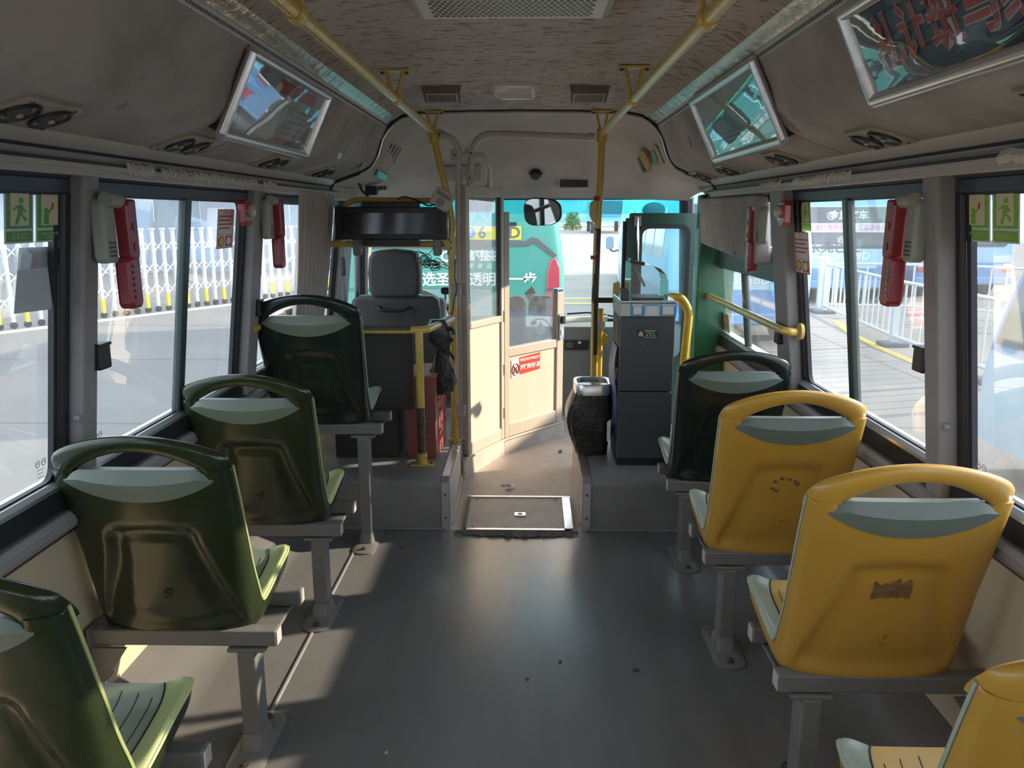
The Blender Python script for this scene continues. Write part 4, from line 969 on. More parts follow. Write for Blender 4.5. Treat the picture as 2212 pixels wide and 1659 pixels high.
# ================================================================== black bag hanging on the pole
r = thing('hanging_bag', 'knotted black plastic bag hanging on the cream grip by the pole', 'bag', py(955, 850, 3.75))
b = MB(); Yb = 3.74; rows = []
ctl = [(945, 690, 15), (944, 712, 26), (948, 735, 24), (958, 752, 13), (956, 775, 16), (958, 800, 26), (952, 825, 33), (948, 845, 28), (950, 852, 14)]
for k, (u, v, wd) in enumerate(ctl):
    c = py(u, v, Yb); rr_ = wd/1700*3.85; row = []
    for j in range(22):
        a_ = 2*PI*j/22; f = 1+.12*math.sin(3*a_+k)+.07*math.sin(7*a_+2*k)
        row.append((c.x+rr_*f*math.cos(a_), c.y+rr_*.55*f*math.sin(a_), c.z))
    rows.append(row)
b.grid(rows, close_u=True); b.face(rows[0]); b.face(rows[-1]); b.build('bag_body', M_bag, r, angle=80)
b = MB()
b.grid([[py(958+k*3, 750, Yb-.02), py(966+k*5, 765+k*2, Yb-.03), py(984, 776+k*6, Yb-.01), py(985, 790+k*10, Yb)] for k in (0, 1, 2, 3)]); b.build('bag_handle', M_bag, r)
b = MB(); c = py(972, 722, Yb); b.tube([c+Vector((.02*math.cos(t*.5), -.005, .03*math.sin(t*.5))) for t in range(12)], .010, 6); b.build('bag_knot', M_bag, r)
# ================================================================== boxes on the left platform
r = thing('grey_box', 'dark grey storage box with lid on the platform behind the guard rail', 'box', (-.72, 3.75, .24))
MB().box((-.90, 3.66, .24), (-.595, 3.90, .585)).build('body', mat('box_grey', (.045, .042, .040), .6), r, smooth=False, bevel=.004)
MB().box((-.905, 3.655, .587), (-.59, 3.905, .618)).build('lid', mat('box_lid', (.085, .08, .078), .55), r, smooth=False, bevel=.004)
MB().box((-.592, 3.89, .25), (-.586, 3.90, .615)).build('corner_strip', M_silver, r, smooth=False)
r = thing('red_box', 'tall faded red metal box with torn red paper on its side', 'box', (-.475, 3.73, .24))
M_rbox = mat('faded_red', (.30, .095, .085), .55, noise=(6, .12))
xa, xb, ya, yb = -.552, -.408, 3.66, 3.92
b = MB(); b.hexa([(xa, ya, .24), (xb, ya, .24), (xb+.02, yb, .24), (xa+.02, yb, .24), (xa, ya, .635), (xb, ya, .635), (xb+.02, yb, .635), (xa+.02, yb, .635)]); b.build('body', M_rbox, r, smooth=False, bevel=.004)
b = MB(); b.hexa([(xa-.004, ya-.004, .635), (xb+.004, ya-.004, .635), (xb+.024, yb, .635), (xa+.016, yb, .635), (xa-.002, ya-.004, .648), (xb+.004, ya-.004, .648), (xb+.024, yb, .66), (xa+.016, yb, .66)]); b.build('lid', mat('faded_pink_red', (.42, .17, .15), .5), r, smooth=False, bevel=.003)
rg = random.Random(8); M_tear = mat('torn_red_paper', (.62, .10, .06), .6, noise=(40, .5))
for k in range(14):
    y_ = rg.uniform(ya+.02, yb-.03); z_ = rg.uniform(.28, .60); x_ = xb+.02*(y_-ya)/(yb-ya)+.001; w_, h_ = rg.uniform(.02, .05), rg.uniform(.02, .06)
    MB().grid([[(x_, y_, z_), (x_+.002, y_+w_, z_-.006)], [(x_+.002, y_+.005, z_+h_*.6), (x_+.006, y_+w_*.8, z_+h_*.5)], [(x_+.014*rg.random(), y_+.012, z_+h_), (x_+.02*rg.random(), y_+w_*.6, z_+h_*1.1)]]) if False else None
    b = MB(); b.grid([[(x_, y_, z_), (x_+.002, y_+w_, z_-.006)], [(x_+.002, y_+.005, z_+h_*.6), (x_+.006, y_+w_*.8, z_+h_*.5)], [(x_+.014*rg.random(), y_+.012, z_+h_), (x_+.02*rg.random(), y_+w_*.6, z_+h_*1.1)]]); b.build('torn_paper', M_tear, r, smooth=False)
# ================================================================== door area, right front
M_grn = mat('door_green', (.012, .125, .055), .30, noise=(3, .08), spec=.6, coat=.3)
M_dgrn = mat('door_dark_green', (.010, .055, .035), .35, coat=.2)
# green door post
b = MB(); b.box((.940, 4.27, -.28), (1.14, 4.36, 1.50)); o = b.build('door_post', M_grn, wr, smooth=False, bevel=.012)
# folded door leaf
YLf = 5.0
NW_D = bpy.data.objects.new('door_1', None); COL.objects.link(NW_D); NW_D['kind'] = 'structure'; NW_D.location = (.88, YLf, -.2)
xl0, xl1, zl0, zl1 = .662, 1.075, -.20, 1.405
cxl, czl = (xl0+xl1)/2, (zl0+zl1)/2
wx0, wx1, wz0, wz1 = py(1388, 500, YLf).x, py(1482, 500, YLf).x, py(1430, 772, YLf).z, py(1430, 494, YLf).z
b = MB(); out_ = rrect(xl1-xl0, zl1-zl0, .012, 4); inn = [((wx0+wx1)/2-cxl+u, (wz0+wz1)/2-czl+v) for u, v in rrect(wx1-wx0+.05, wz1-wz0+.05, .06, 4)]
R_ = [[(cxl+u, YLf+dy, czl+v) for u, v in L_] for L_, dy in ((out_, 0), (inn, 0), (inn, .035), (out_, .035))]
b.grid(R_, close_u=True, close_v=True); b.build('leaf', M_dgrn, NW_D, angle=30)
b = MB(); A1 = [((wx0+wx1)/2-cxl+u, (wz0+wz1)/2-czl+v) for u, v in rrect(wx1-wx0+.056, wz1-wz0+.056, .062, 4)]; A2 = [((wx0+wx1)/2-cxl+u, (wz0+wz1)/2-czl+v) for u, v in rrect(wx1-wx0, wz1-wz0, .045, 4)]
R_ = [[(cxl+u, YLf+dy, czl+v) for u, v in L_] for L_, dy in ((A1, -.008), (A2, -.004), (A2, .03), (A1, .03))]
b.grid(R_, close_u=True, close_v=True); b.build('rubber_frame', M_dark, NW_D, angle=40)
MB().box((wx0-.005, YLf+.014, wz0-.005), (wx1+.005, YLf+.018, wz1+.005)).build('pane', glass('door_glass', (.82, .95, 1.0), .10, (.7, .85, .95)), NW_D, smooth=False)
MB().box((xl0-.022, YLf-.004, zl0), (xl0, YLf+.03, zl1-.03)).build('edge_rubber', M_dark, NW_D, smooth=False, bevel=.006)
MB().box((xl0-.040, YLf+.004, zl0), (xl0-.022, YLf+.02, zl1-.05)).build('edge_rubber', M_black, NW_D, smooth=False, bevel=.004)
q = py(1377, 478, YLf-.01); MB().box((q.x-.022, q.y-.012, q.z-.03), (q.x+.022, q.y, q.z+.035)).build('pivot_bracket', M_pillar, NW_D, smooth=False, bevel=.004)
MB().tube([py(1378, 470, YLf-.02), py(1378, 510, YLf-.02), py(1378, 570, YLf-.02)], [.005, .010, .005], 8).build('pull_cord', M_chrome, NW_D)
# door engine cover above the rear door window
b = MB(); b.hexa([(.955, 3.27, 1.195), (1.03, 3.27, 1.195), (1.03, 4.34, 1.24), (.948, 4.34, 1.25), (.945, 3.27, 1.475), (1.0, 3.27, 1.475), (1.0, 4.34, 1.48), (.938, 4.34, 1.48)])
mech = thing('door_engine_cover', 'long flat grey felt-covered door engine housing above the small window', 'cover', (1.0, 3.9, 1.2))
b.build('cover', M_cove, mech, smooth=False, bevel=.012)
for y_ in (3.55, 4.1): MB().cyl((.953, y_, 1.23), (.949, y_, 1.23), .006, 8).build('screw', M_bolt, mech)
MB().box((XW(1.13)-.005, 3.20, 1.125), (XW(1.13)+.05, 4.30, 1.26)).build('header_panel', mat('slate_header', (.05, .085, .095), .45), wr, smooth=False)
MB().box((.975, 3.20, 1.475), (1.06, 4.34, 1.53)).build('header_filler', M_pillar, wr, smooth=False)
# red lettering on the small window (mirrored print on the pane) 
# yellow rail across the small right window
r = thing('window_rail', 'yellow handrail sloping along the small right window by the door', 'handrail', (1.0, 3.7, .95))
e0, e1 = px(1514, 632, 1.005), px(1697, 716, 1.005)
MB().tube(smoothpts([Vector((1.075, e0.y-.02, e0.z+.01)), e0, e1, Vector((1.07, e1.y+.01, e1.z-.005))], .03), .0160, 14).build('rail', M_brass, r)
for e in (e0, e1): b = MB(); b.tube([e+Vector((.05, 0, 0)), e+Vector((.062, 0, 0))], .032, 14); b.build('wall_flange', M_yel, r)
b = MB(); b.tube([e0, e0+(e1-e0)*.12], .0185, 14); b.build('end_sleeve', M_yel, r)
# yellow rail along the left front window
r = thing('window_rail', 'worn yellow handrail along the left window behind the curtain', 'handrail', (-1.0, 3.6, .9))
e0, e1 = px(545, 711, -1.045), px(705, 638, -1.045)
MB().tube(smoothpts([e0+Vector((-.0, -.0, 0)), e1, Vector((-1.09, e1.y+.04, e1.z))], .03), .0160, 14).build('rail', M_yel, r)
MB().tube([e0+(e1-e0)*.35, e0+(e1-e0)*.85], .0163, 14).build('worn_paint', M_worn, r)
MB().cyl(e0-(e1-e0).normalized()*.004, e0, .0175, 14).build('end_cap', MATS['bright_yellow'], r)
# ================================================================== curtain by the driver
r = thing('curtain', 'gathered beige curtain tied back at the left front window', 'curtain', (-.96, 3.75, .85))
b = MB(); rows = []
top0, top1 = px(645, 412, -.945), px(722, 412, -.945)
bot0, bot1 = px(626, 690, -.985), px(690, 690, -.985)
for i in range(17):
    t = i/16; row = []
    for j in range(81):
        k = j/80; p = top0.lerp(top1, k).lerp(bot0.lerp(bot1, k), t); row.append((p.x+.020*math.sin(k*2*PI*8+.7*math.sin(3*t))*(.7+.3*t), p.y, lerp(1.495, .80, t)))
    rows.append(row)
b.grid(rows); b.build('cloth', mat('beige_curtain', (.42, .38, .34), .8, noise=(5, .1), bump=(60, .15, .003)), r, angle=80)
for k in range(9):
    p = top0.lerp(top1, (k+.5)/9); MB().tube(arc((p.x, p.y, 1.503), (0, 1, 0), (0, 0, 1), .010, 0, 300, 8), .003, 5).build('hook', M_white, r)
# driver seat belt
r = thing('seat_belt', 'grey driver seat belt strap hanging on the left pillar', 'belt', px(742, 690, -1.0))
b = MB(); P = [px(742, 560, -1.0), px(741, 590, -1.0), px(742, 610, -1.0), px(745, 650, -1.0), px(748, 690, -1.0)]
b.grid([[p+Vector((0, -.02, 0)), p+Vector((.006, .02, 0))] for p in P]); b.build('strap', M_pillar, r)
b = MB().obox(px(742, 575, -.99), (.012, 0, 0), (0, .02, 0), (0, 0, .05)); b.build('buckle', M_black, r, smooth=False, bevel=.006)
# ================================================================== on the dome
def dome_hit(u, v):
    """where the ray meets the dome (marching on its grid)"""
    o = dome; dg = bpy.context.evaluated_depsgraph_get(); d = ray(u, v).normalized()
    ok, loc, nrm, _ = o.ray_cast(CAM-o.location, d); 
    return (loc+o.location, nrm if nrm.dot(d) < 0 else -nrm) if ok else (py(u, v, 4.9), Vector((0, -1, 0)))
bpy.context.view_layer.update()
c, n = dome_hit(1157, 374)
r = thing('dome_camera', 'round black security camera on the front dome', 'camera', c)
MB().tube([c+Vector((0, .01, .01)), c+Vector((0, -.012, .006))], .042, 20).build('base', M_black, r); MB().sphere(c+Vector((0, -.025, -.008)), .036, 20).build('ball', M_black, r)
MB().tube([c+Vector((0, -.045, -.02)), c+Vector((0, -.062, -.024))], .02, 16).build('lens', mat('lens_glass', (.03, .03, .035), .1, coat=.6), r)
for k in range(8): a_ = k*PI/4; MB().sphere(c+Vector((.013*math.cos(a_), -.063, -.024+.013*math.sin(a_))), .0028, 6).build('led', mat('led_grey', (.25, .25, .27), .3), r)
c, n = dome_hit(1239, 395)
r = thing('clock_display', 'small framed dark display on the front dome right of the camera', 'display', c)
b = MB(); b.prism([c+Vector((x, -.03, z)) for x, z in rrect(.205, .078, .012)], (0, .05, 0)); b.build('case', mat('display_cream', (.66, .60, .52), .45), r, bevel=.003)
b = MB(); b.prism([c+Vector((x, -.032, z)) for x, z in rrect(.172, .054, .003)], (0, .003, 0)); b.build('screen', mat('purple_black', (.035, .022, .03), .25), r)
c, n = dome_hit(995, 362)
o = None
r = thing('document_pocket', 'clear plastic pocket fixed to the front dome behind the cream tubes', 'pocket', c)
b = MB(); b.prism([c+Vector((x, -.03, z)) for x, z in rrect(.24, .16, .01)], (0, .012, 0)); b.build('pocket', glass('pocket_plastic', (.93, .92, .92), .22, (.6, .58, .56), refl=1.0), r, smooth=False)
for dx in (-.1, .1): MB().cyl(c+Vector((dx, -.034, -.06)), c+Vector((dx, -.02, -.06)), .007, 8).build('screw', M_chrome, r)
# left side: clear holder strips; black unit; right side: round sticker and tag
def dome_plate(pp, name, m, par, th=.006, lift=.006):
    hs = [dome_hit(u, v) for u, v in pp]; n = sum((h[1] for h in hs), Vector()).normalized(); P = [h[0]+n*lift for h in hs]
    return MB().prism(P, n*th).build(name, m, par, smooth=False), P, n
c, n = dome_hit(838, 348)
r = thing('ticket_holder', 'clear ribbed plastic holder on the left side of the dome', 'holder', c)
dome_plate(((845, 309), (864, 318), (828, 386), (808, 376)), 'holder_plate', MATS['pocket_plastic'], r)
for k in (0, .33, .66, 1):
    a_ = [dome_hit(lerp(845, 864, k), lerp(309, 318, k)), dome_hit(lerp(808, 828, k), lerp(376, 386, k))]
    MB().tube([h[0]+h[1]*.014 for h in a_], .0035, 6).build('rib', mat('clear_rib', (.6, .58, .56), .15, spec=.8), r)
dome_plate(((814, 362), (834, 374), (828, 385), (810, 376)), 'cyan_card', mat('cyan_card', (.10, .55, .65), .4), r, lift=.012)
c, n = dome_hit(812, 413)
r = thing('sensor_unit', 'black sensor box with beige vented plate at the front left corner', 'sensor', c)
q = py(803, 412, 4.55); MB().obox(q, (.033, 0, 0), (0, .03, 0), (0, .0, .026)).build('box', M_black, r, smooth=False, bevel=.008)
b = MB(); q2 = py(825, 407, 4.6); b.prism([q2+Vector((x, 0, z)) for x, z in ((-.04, -.014), (.035, -.006), (.026, .018), (-.04, .012))], (0, .02, 0)); pl_ = b.build('vented_plate', M_ctube, r, smooth=False)
for k in range(4): MB().box((q2.x-.03+k*.014, q2.y-.002, q2.z-.006), (q2.x-.022+k*.014, q2.y, q2.z+.010)).build('slot', M_black, pl_, smooth=False)
MB().tube(smoothpts([py(775, 392, 4.4), py(780, 410, 4.42), py(795, 424, 4.45)], .03), .007, 8).build('cable', M_black, r)
c, n = dome_hit(1405, 340)
r = thing('safety_sticker', 'green and yellow notice sticker on the right side of the dome', 'sticker', c)
dome_plate(((1414, 310), (1422, 316), (1437, 352), (1428, 358)), 'yellow_strip', mat('strip_yellow', (.45, .34, .14), .5, noise=(60, .3)), r, .002)
dome_plate(((1407, 329), (1417, 326), (1424, 352), (1414, 357)), 'green_square', mat('square_green', (.12, .34, .22), .5), r, .002)
cc = [dome_hit(1397+11*math.cos(a_*PI/8)+2.5*math.sin(a_*PI/8), 345+24*math.sin(a_*PI/8)) for a_ in range(16)]
n = sum((h[1] for h in cc), Vector()).normalized()
MB().prism([h[0]+n*.006 for h in cc], n*.018).build('yellow_disc', mat('disc_yellow', (.42, .27, .04), .4, coat=.3), r, smooth=False)
dome_plate(((1386, 336), (1392, 338), (1404, 366), (1398, 368)), 'emblem_strip', M_brown, r, .004, .026)
# interior mirror
r = thing('interior_mirror', 'rounded rear-view mirror hanging below the dome in the windscreen', 'mirror', py(1170, 460, 4.95))
q = py(1171, 458, 4.95); sh = [(.118*math.copysign(abs(math.cos(t*PI/16))**.62, math.cos(t*PI/16)), (.084-.012*math.cos(t*PI/16))*math.copysign(abs(math.sin(t*PI/16))**.7, math.sin(t*PI/16))) for t in range(32)]
mn = Vector((-.40, -.90, -.16)).normalized(); mx_ = Vector((0, 0, 1)).cross(-mn).normalized()*-1; mx_ = Vector((-mn.y, mn.x, 0)).normalized(); mz_ = mx_.cross(-mn).normalized(); mz_ = mz_ if mz_.z > 0 else -mz_
b = MB(); b.prism([q+mx_*x*1.06+mz_*z for x, z in sh], mn*-.022); b.build('casing', M_black, r, bevel=.005)
b = MB(); b.prism([q+mn*.002+mx_*x*1.06*.95+mz_*z*.94 for x, z in sh], mn*.001); o = b.build('mirror_glass', mat('mirror_silver', (.85, .86, .86), .02, metal=1.0), r, smooth=False)
MB().tube(smoothpts([q-mn*.02, q-mn*.06+Vector((0, 0, .06)), q+Vector((.02, .16, .08))], .03), .007, 8).build('stem', M_black, r)
# sun visor of the driver
r = thing('sun_visor', 'beige folded sun visor in the windscreen behind the partition glass', 'visor', py(1030, 440, 5.02))
b = MB(); q = py(1032, 438, 5.02); b.prism([q+Vector((x, 0, z)) for x, z in rrect(.20, .11, .03)], (0, .02, 0)); b.build('visor_pad', mat('visor_beige', (.42, .38, .32), .7), r, bevel=.005)
MB().tube([q+Vector((.09, .01, .04)), q+Vector((.16, .02, .085))], .006, 8).build('visor_arm', M_ctube, r)
# outside mirror bracket tubes right of the partition glass: grey wiper motor arm
# ================================================================== ceiling fittings
M_vent = mat('vent_brown_grey', (.14, .115, .105), .55); M_slat = mat('vent_slat', (.42, .38, .35), .45)
for cx, cy, lab in ((-.309, 3.27, 'brown rectangular slatted air vent on the ceiling, left of the lamp'), (.269, 3.28, 'brown rectangular slatted air vent on the ceiling, right of the lamp')):
    r = thing('ceiling_vent', lab, 'vent', (cx, cy, CZ-.03), 'small ceiling vents')
    b = MB(); zt = CZ+.004
    b.grid([[(cx+k*(.078-i_*.004), y_, z_) for i_, (y_, z_) in enumerate(((cy-.046, zt), (cy-.040, CZ-.022), (cy+.030, CZ-.052), (cy+.045, CZ-.045), (cy+.050, zt)))] for k in (-1, 1)]); b.face([(cx-.078+i_*.004, y_, z_) for i_, (y_, z_) in enumerate(((cy-.046, zt), (cy-.040, CZ-.022), (cy+.030, CZ-.052), (cy+.045, CZ-.045), (cy+.050, zt)))]); b.face([(cx+.078-i_*.004, y_, z_) for i_, (y_, z_) in enumerate(((cy-.046, zt), (cy-.040, CZ-.022), (cy+.030, CZ-.052), (cy+.045, CZ-.045), (cy+.050, zt)))])
    b.build('housing', M_vent, r, smooth=False, weld=True)
    vd = Vector((0, .07, -.030)); vn = Vector((0, -.030, -.070)).normalized(); vo = Vector((cx, cy-.040, CZ-.022))
    MB().prism([vo+Vector((x_, 0, 0))+vd*t_+vn*.0005 for x_, t_ in ((-.062, .08), (.062, .08), (.062, .94), (-.062, .94))], vn*.002).build('grille_back', M_slat, r, smooth=False)
    for k in range(15):
        x = -.052+k*.104/14; MB().prism([vo+Vector((x+a_, 0, 0))+vd*t_+vn*.0025 for a_, t_ in ((-.0019, .2), (.0019, .2), (.0019, .86), (-.0019, .86))], vn*.0006).build('slat', M_black, r, smooth=False)
cx, cy = -.023, 3.24
r = thing('ceiling_lamp', 'translucent white ceiling lamp between the two small vents', 'lamp', (cx, cy, CZ-.04))
MB().prism([(cx+u, cy+v, CZ-.006) for u, v in rrect(.185, .115, .02)], (0, 0, .012)).build('base', mat('lamp_base', (.62, .58, .54), .4), r, smooth=False)
b = MB(); L_ = [(rrect(.172, .102, .018), CZ-.006), (rrect(.166, .096, .018), CZ-.028), (rrect(.150, .080, .016), CZ-.048), (rrect(.10, .04, .012), CZ-.053)]
b.grid([[(cx+u, cy+v, z) for u, v in P] for P, z in L_], close_u=True); b.face([(cx+u, cy+v, CZ-.053) for u, v in L_[-1][0]]); b.build('lens', mat('frosted_lens', (.66, .66, .63), .12, spec=.8, coat=.5), r, angle=60)
MB().box((cx-.06, cy-.010, CZ-.056), (cx+.06, cy+.012, CZ-.0535)).build('inner_tray', M_slat, r, smooth=False)
# air-conditioning return grille at the top of the picture
r = thing('ac_grille', 'large white air return grille with rows of holes at the top of the ceiling', 'grille', (0, 1.7, CZ-.035))
x0, x1, y0, y1 = -.228, .212, 1.40, 2.06
zt = CZ-.022
MB().box((x0, y0, zt), (x1, y1, CZ)).build('frame', mat('grille_white', (.68, .64, .60), .45), r, smooth=False, bevel=.006)
MB().box((x0-.012, y0, zt+.006), (x0, y1, CZ)).build('side_lip', M_slat, r, smooth=False, bevel=.003); MB().box((x1, y0, zt+.006), (x1+.012, y1, CZ)).build('side_lip', M_slat, r, smooth=False, bevel=.003)
b = MB()
for j in range(9):
    for i in range(26):
        x = x0+.035+(i+.5*(j % 2))*.0145; y = y1-.034-j*.019
        b.face([(x+.0056*math.cos(t*PI/4), y+.0075*math.sin(t*PI/4), zt-.0006) for t in range(8)][::-1])
o = b.build('hole_rows', M_black, r, smooth=False); o['kind'] = 'stuff'

# ================================================================== framed posters on the coves
def cove_pt(s, t, off=.0):
    a, c = Vector((s*.668, 0, 1.790)), Vector((s*.740, 0, 1.640)); p = a.lerp(c, t); n = Vector((-s*(c-a).z*s*s, 0, 0))
    d = (c-a).normalized(); n = Vector((d.z, 0, -d.x)) if s < 0 else Vector((-d.z, 0, d.x))
    n = Vector((-s*abs(d.z), 0, -abs(d.x))); return p+n*off, d, n
def poster(s, y0, y1, t0, t1, m, label, group='advert frames on the coves'):
    p, d, n = cove_pt(s, 0); a, _, _ = cove_pt(s, t0, .012); c, _, _ = cove_pt(s, t1, .012)
    r = thing('poster_frame', label, 'poster frame', (c.x, (y0+y1)/2, c.z), group)
    A = Vector((a.x, y0, a.z)); B_ = Vector((a.x, y1, a.z)); C_ = Vector((c.x, y1, c.z)); D_ = Vector((c.x, y0, c.z)); ey = Vector((0, 1, 0))
    MB().prism([A-n*.03, B_-n*.03, C_-n*.03, D_-n*.03], n*.03).build('backing', M_black, r, smooth=False)
    pr = MB().prism([A+n*.001, B_+n*.001, C_+n*.001, D_+n*.001], n*.001).build('print', m, r, smooth=False)
    w_ = .0145
    for P, Q in ((A, B_), (B_, C_), (C_, D_), (D_, A)): MB().tube([P+n*.004, Q+n*.004], w_, 10).build('frame_bar', M_silver, r)
    # wavy clear film in front
    b = MB(); rows = []
    for i in range(13):
        rows.append([A.lerp(B_, j/14).lerp(D_.lerp(C_, j/14), i/12)+n*(.007+.0010*math.sin(j*.9+i*.5)+.0007*math.sin(i*1.1-j*.4)) for j in range(15)])
    b.grid(rows); b.build('clear_film', glass('poster_film', (.97, .98, .98), .02, (.8, .8, .8), refl=.5), r)
    return r, pr, A, B_, C_, D_, d, n
def tlist(r, s): return r
M_pp = mat('poster_pale', (.36, .41, .42), .4, noise=(4, .15))
# left poster: pale sheet with red headline
Yc = lambda u, v, s, t: None
def cove_yz(u, v, s):
    p, d, n = cove_pt(s, .5, .012); q = pplane(u, v, p, n); a, _, _ = cove_pt(s, 0, .012); t = (q-a).dot(d)/(Vector((.072, 0, -.150)).length); return q.y, t
def rect_from(px4, s):
    L_ = [cove_yz(u, v, s) for u, v in px4]; return L_
a4 = rect_from(((545, 108), (710, 212), (652, 330), (470, 288)), -1)
yL0, yL1 = (a4[0][0]+a4[3][0])/2, (a4[1][0]+a4[2][0])/2; tL0, tL1 = (a4[0][1]+a4[1][1])/2, (a4[2][1]+a4[3][1])/2
r, pr, A, B_, C_, D_, d, n = poster(-1, yL0, yL1, tL0, tL1, M_pp, 'silver framed poster on the left cove, pale sheet with red headline strip')
def pp(u, v, o=.0026): return A.lerp(B_, u).lerp(D_.lerp(C_, u), v)+n*o
def ppoly(uv, nm, m, o=.0026): return MB().prism([pp(u, v, o) for u, v in uv], n*.0004).build(nm, m, pr, smooth=False)
M_prd = mat('print_red', (.42, .06, .06), .5); M_pgold = mat('print_gold', (.55, .42, .18), .5); M_pgrey = mat('print_grey', (.20, .21, .23), .5); M_pwht = mat('print_white', (.68, .72, .72), .4); M_ppk = mat('print_peach', (.60, .50, .44), .5)
ppoly(((.36, .10), (.86, .10), (.86, .27), (.36, .27)), 'headline_strip', M_prd)
text('东莞市公共汽车服务公约', .017, M_pgold, pp(.61, .185, .0032), (B_-A), -(d), pr, sx=1.1)
text('巴士', .034, M_prd, pp(.17, .14, .0032), (B_-A), -(d), pr)
for k in range(5): ppoly(((.55, .40+k*.09), (.92, .40+k*.09), (.92, .425+k*.09), (.55, .425+k*.09)), 'text_line', M_pgrey)
ppoly(((.08, .35), (.48, .30), (.50, .88), (.10, .90)), 'picture_field', M_pwht); ppoly(((.52, .86), (.70, .86), (.70, .92), (.52, .92)), 'small_print', M_prd)
# right small poster: turquoise sheet
a4 = rect_from(((1497, 218), (1625, 135), (1702, 298), (1548, 342)), 1)
yR0, yR1 = (a4[1][0]+a4[2][0])/2, (a4[0][0]+a4[3][0])/2; tR0, tR1 = (a4[0][1]+a4[1][1])/2, (a4[2][1]+a4[3][1])/2
M_ptq = mat('poster_turquoise', (.24, .36, .36), .35, noise=(7, .2))
r, pr, A, B_, C_, D_, d, n = poster(1, yR0, yR1, tR0, tR1, M_ptq, 'silver framed poster on the right cove, greenish sheet with maroon stamp')
A, B_, C_, D_ = B_, A, D_, C_      # read from the aisle: far end first
ppoly(((.74, .58), (.96, .55), (.96, .72), (.74, .75)), 'maroon_stamp', mat('print_maroon', (.26, .12, .15), .5)); text('巴士', .030, M_prd, pp(.16, .13, .0032), (B_-A), -d, pr)
for k in range(4): ppoly(((.30, .66+k*.07), (.72, .66+k*.07), (.72, .685+k*.07), (.30, .685+k*.07)), 'text_line', M_prd if k % 2 else M_pgrey)
# right large poster: dark blue with red lettering
a4 = rect_from(((1815, 5), (1905, 238)), 1)
yB1 = (a4[0][0]+a4[1][0])/2; yB0 = yB1-1.05
M_pbl = mat('poster_blue', (.045, .085, .135), .25, noise=(3, .25))
r, pr, A, B_, C_, D_, d, n = poster(1, yB0, yB1, -.02, 1.06, M_pbl, 'large silver framed dark blue poster with big red characters on the right cove')
A, B_, C_, D_ = B_, A, D_, C_
M_pred2 = mat('print_bright_red', (.62, .07, .06), .45)
for k, ch in enumerate('礼让斑马线'):
    u = .125+.093*k; text(ch, .108, mat('print_outline', (.80, .70, .68), .45), pp(u, .52, .003), (B_-A), -d, pr, sx=.92, bold=.0042); text(ch, .108, M_pred2, pp(u, .52, .0036), (B_-A), -d, pr, sx=.92, bold=.0018)
for k, ch in enumerate('做文明'):
    u = .66+.10*k; text(ch, .108, MATS['print_outline'], pp(u, .52, .003), (B_-A), -d, pr, sx=.92, bold=.0042); text(ch, .108, M_pred2, pp(u, .52, .0036), (B_-A), -d, pr, sx=.92, bold=.0018)

# ================================================================== twin air outlets under the coves
M_spk = mat('outlet_beige', (.36, .32, .26), .5, noise=(9, .15))
cd_ = Vector((.918-.80, 0, 1.562-1.603)).normalized()
for s, ys in ((-1, (1.47, 2.125, 2.835, 3.515)), (1, (1.28, 1.975, 2.685, 3.40, 4.0))):
    for i, y in enumerate(ys):
        if s > 0 and i == 4: y = 3.9
        c = Vector((s*.862, y, 1.5815)); du = Vector((s*cd_.x, 0, cd_.z)); n = Vector((du.z*s, 0, -abs(du.x))).normalized(); n = Vector((-abs(cd_.z)*s, 0, -cd_.x)); dy = Vector((0, 1, 0))
        side = 'left' if s < 0 else 'right'
        lab = ['beige twin-nozzle air outlet under the %s cove, nearest the camera', 'beige twin-nozzle air outlet under the %s cove, second from the camera', 'beige twin-nozzle air outlet under the %s cove, third from the camera', 'beige twin-nozzle air outlet under the %s cove, fourth from the camera', 'beige twin-nozzle air outlet under the %s cove, farthest forward by the dome'][i] % side
        r = thing('air_outlet', lab, 'air outlet', c+n*.012, 'twin air outlets under the coves')
        b = MB(); P = [(u*.052, v*.128) for u, v in ((-1, -.62), (-.9, -.68), (1, -.82), (1, .82), (-.9, .68), (-1, .62))]
        b.prism([c+du*u+dy*v-n*.002 for u, v in P], n*.011); b.build('plate', M_spk, r, smooth=False, bevel=.003)
        for k in (-1, 1):
            q = c+dy*k*.047+n*.009
            b = MB(); ring = []
            for rad, h in ((.040, 0), (.039, .005), (.034, .006), (.032, .0), (.026, -.004)): ring.append([q+(du*math.cos(t*PI/12)+dy*math.sin(t*PI/12))*rad+n*h for t in range(24)])
            b.grid(ring, close_u=True); nz = b.build('nozzle_ring', M_black, r)
            b = MB(); b.tube([q-n*.004, q+n*.003, q+n*.006], [.026, .022, .004], 16); b.build('nozzle_core', mat('nozzle_dark', (.055, .05, .042), .35), nz)
            b = MB(); b.tube([q+n*.003, q+n*.009], [.0075, .006], 10); b.build('nozzle_tip', M_slat, nz)
        for sx_, sy_ in ((-.8, -.5), (-.8, .5), (.8, -.68), (.8, .68)): q = c+du*.052*sx_+dy*.128*sy_+n*.009; MB().cyl(q, q+n*.002, .004, 6).build('screw', M_bolt, r)

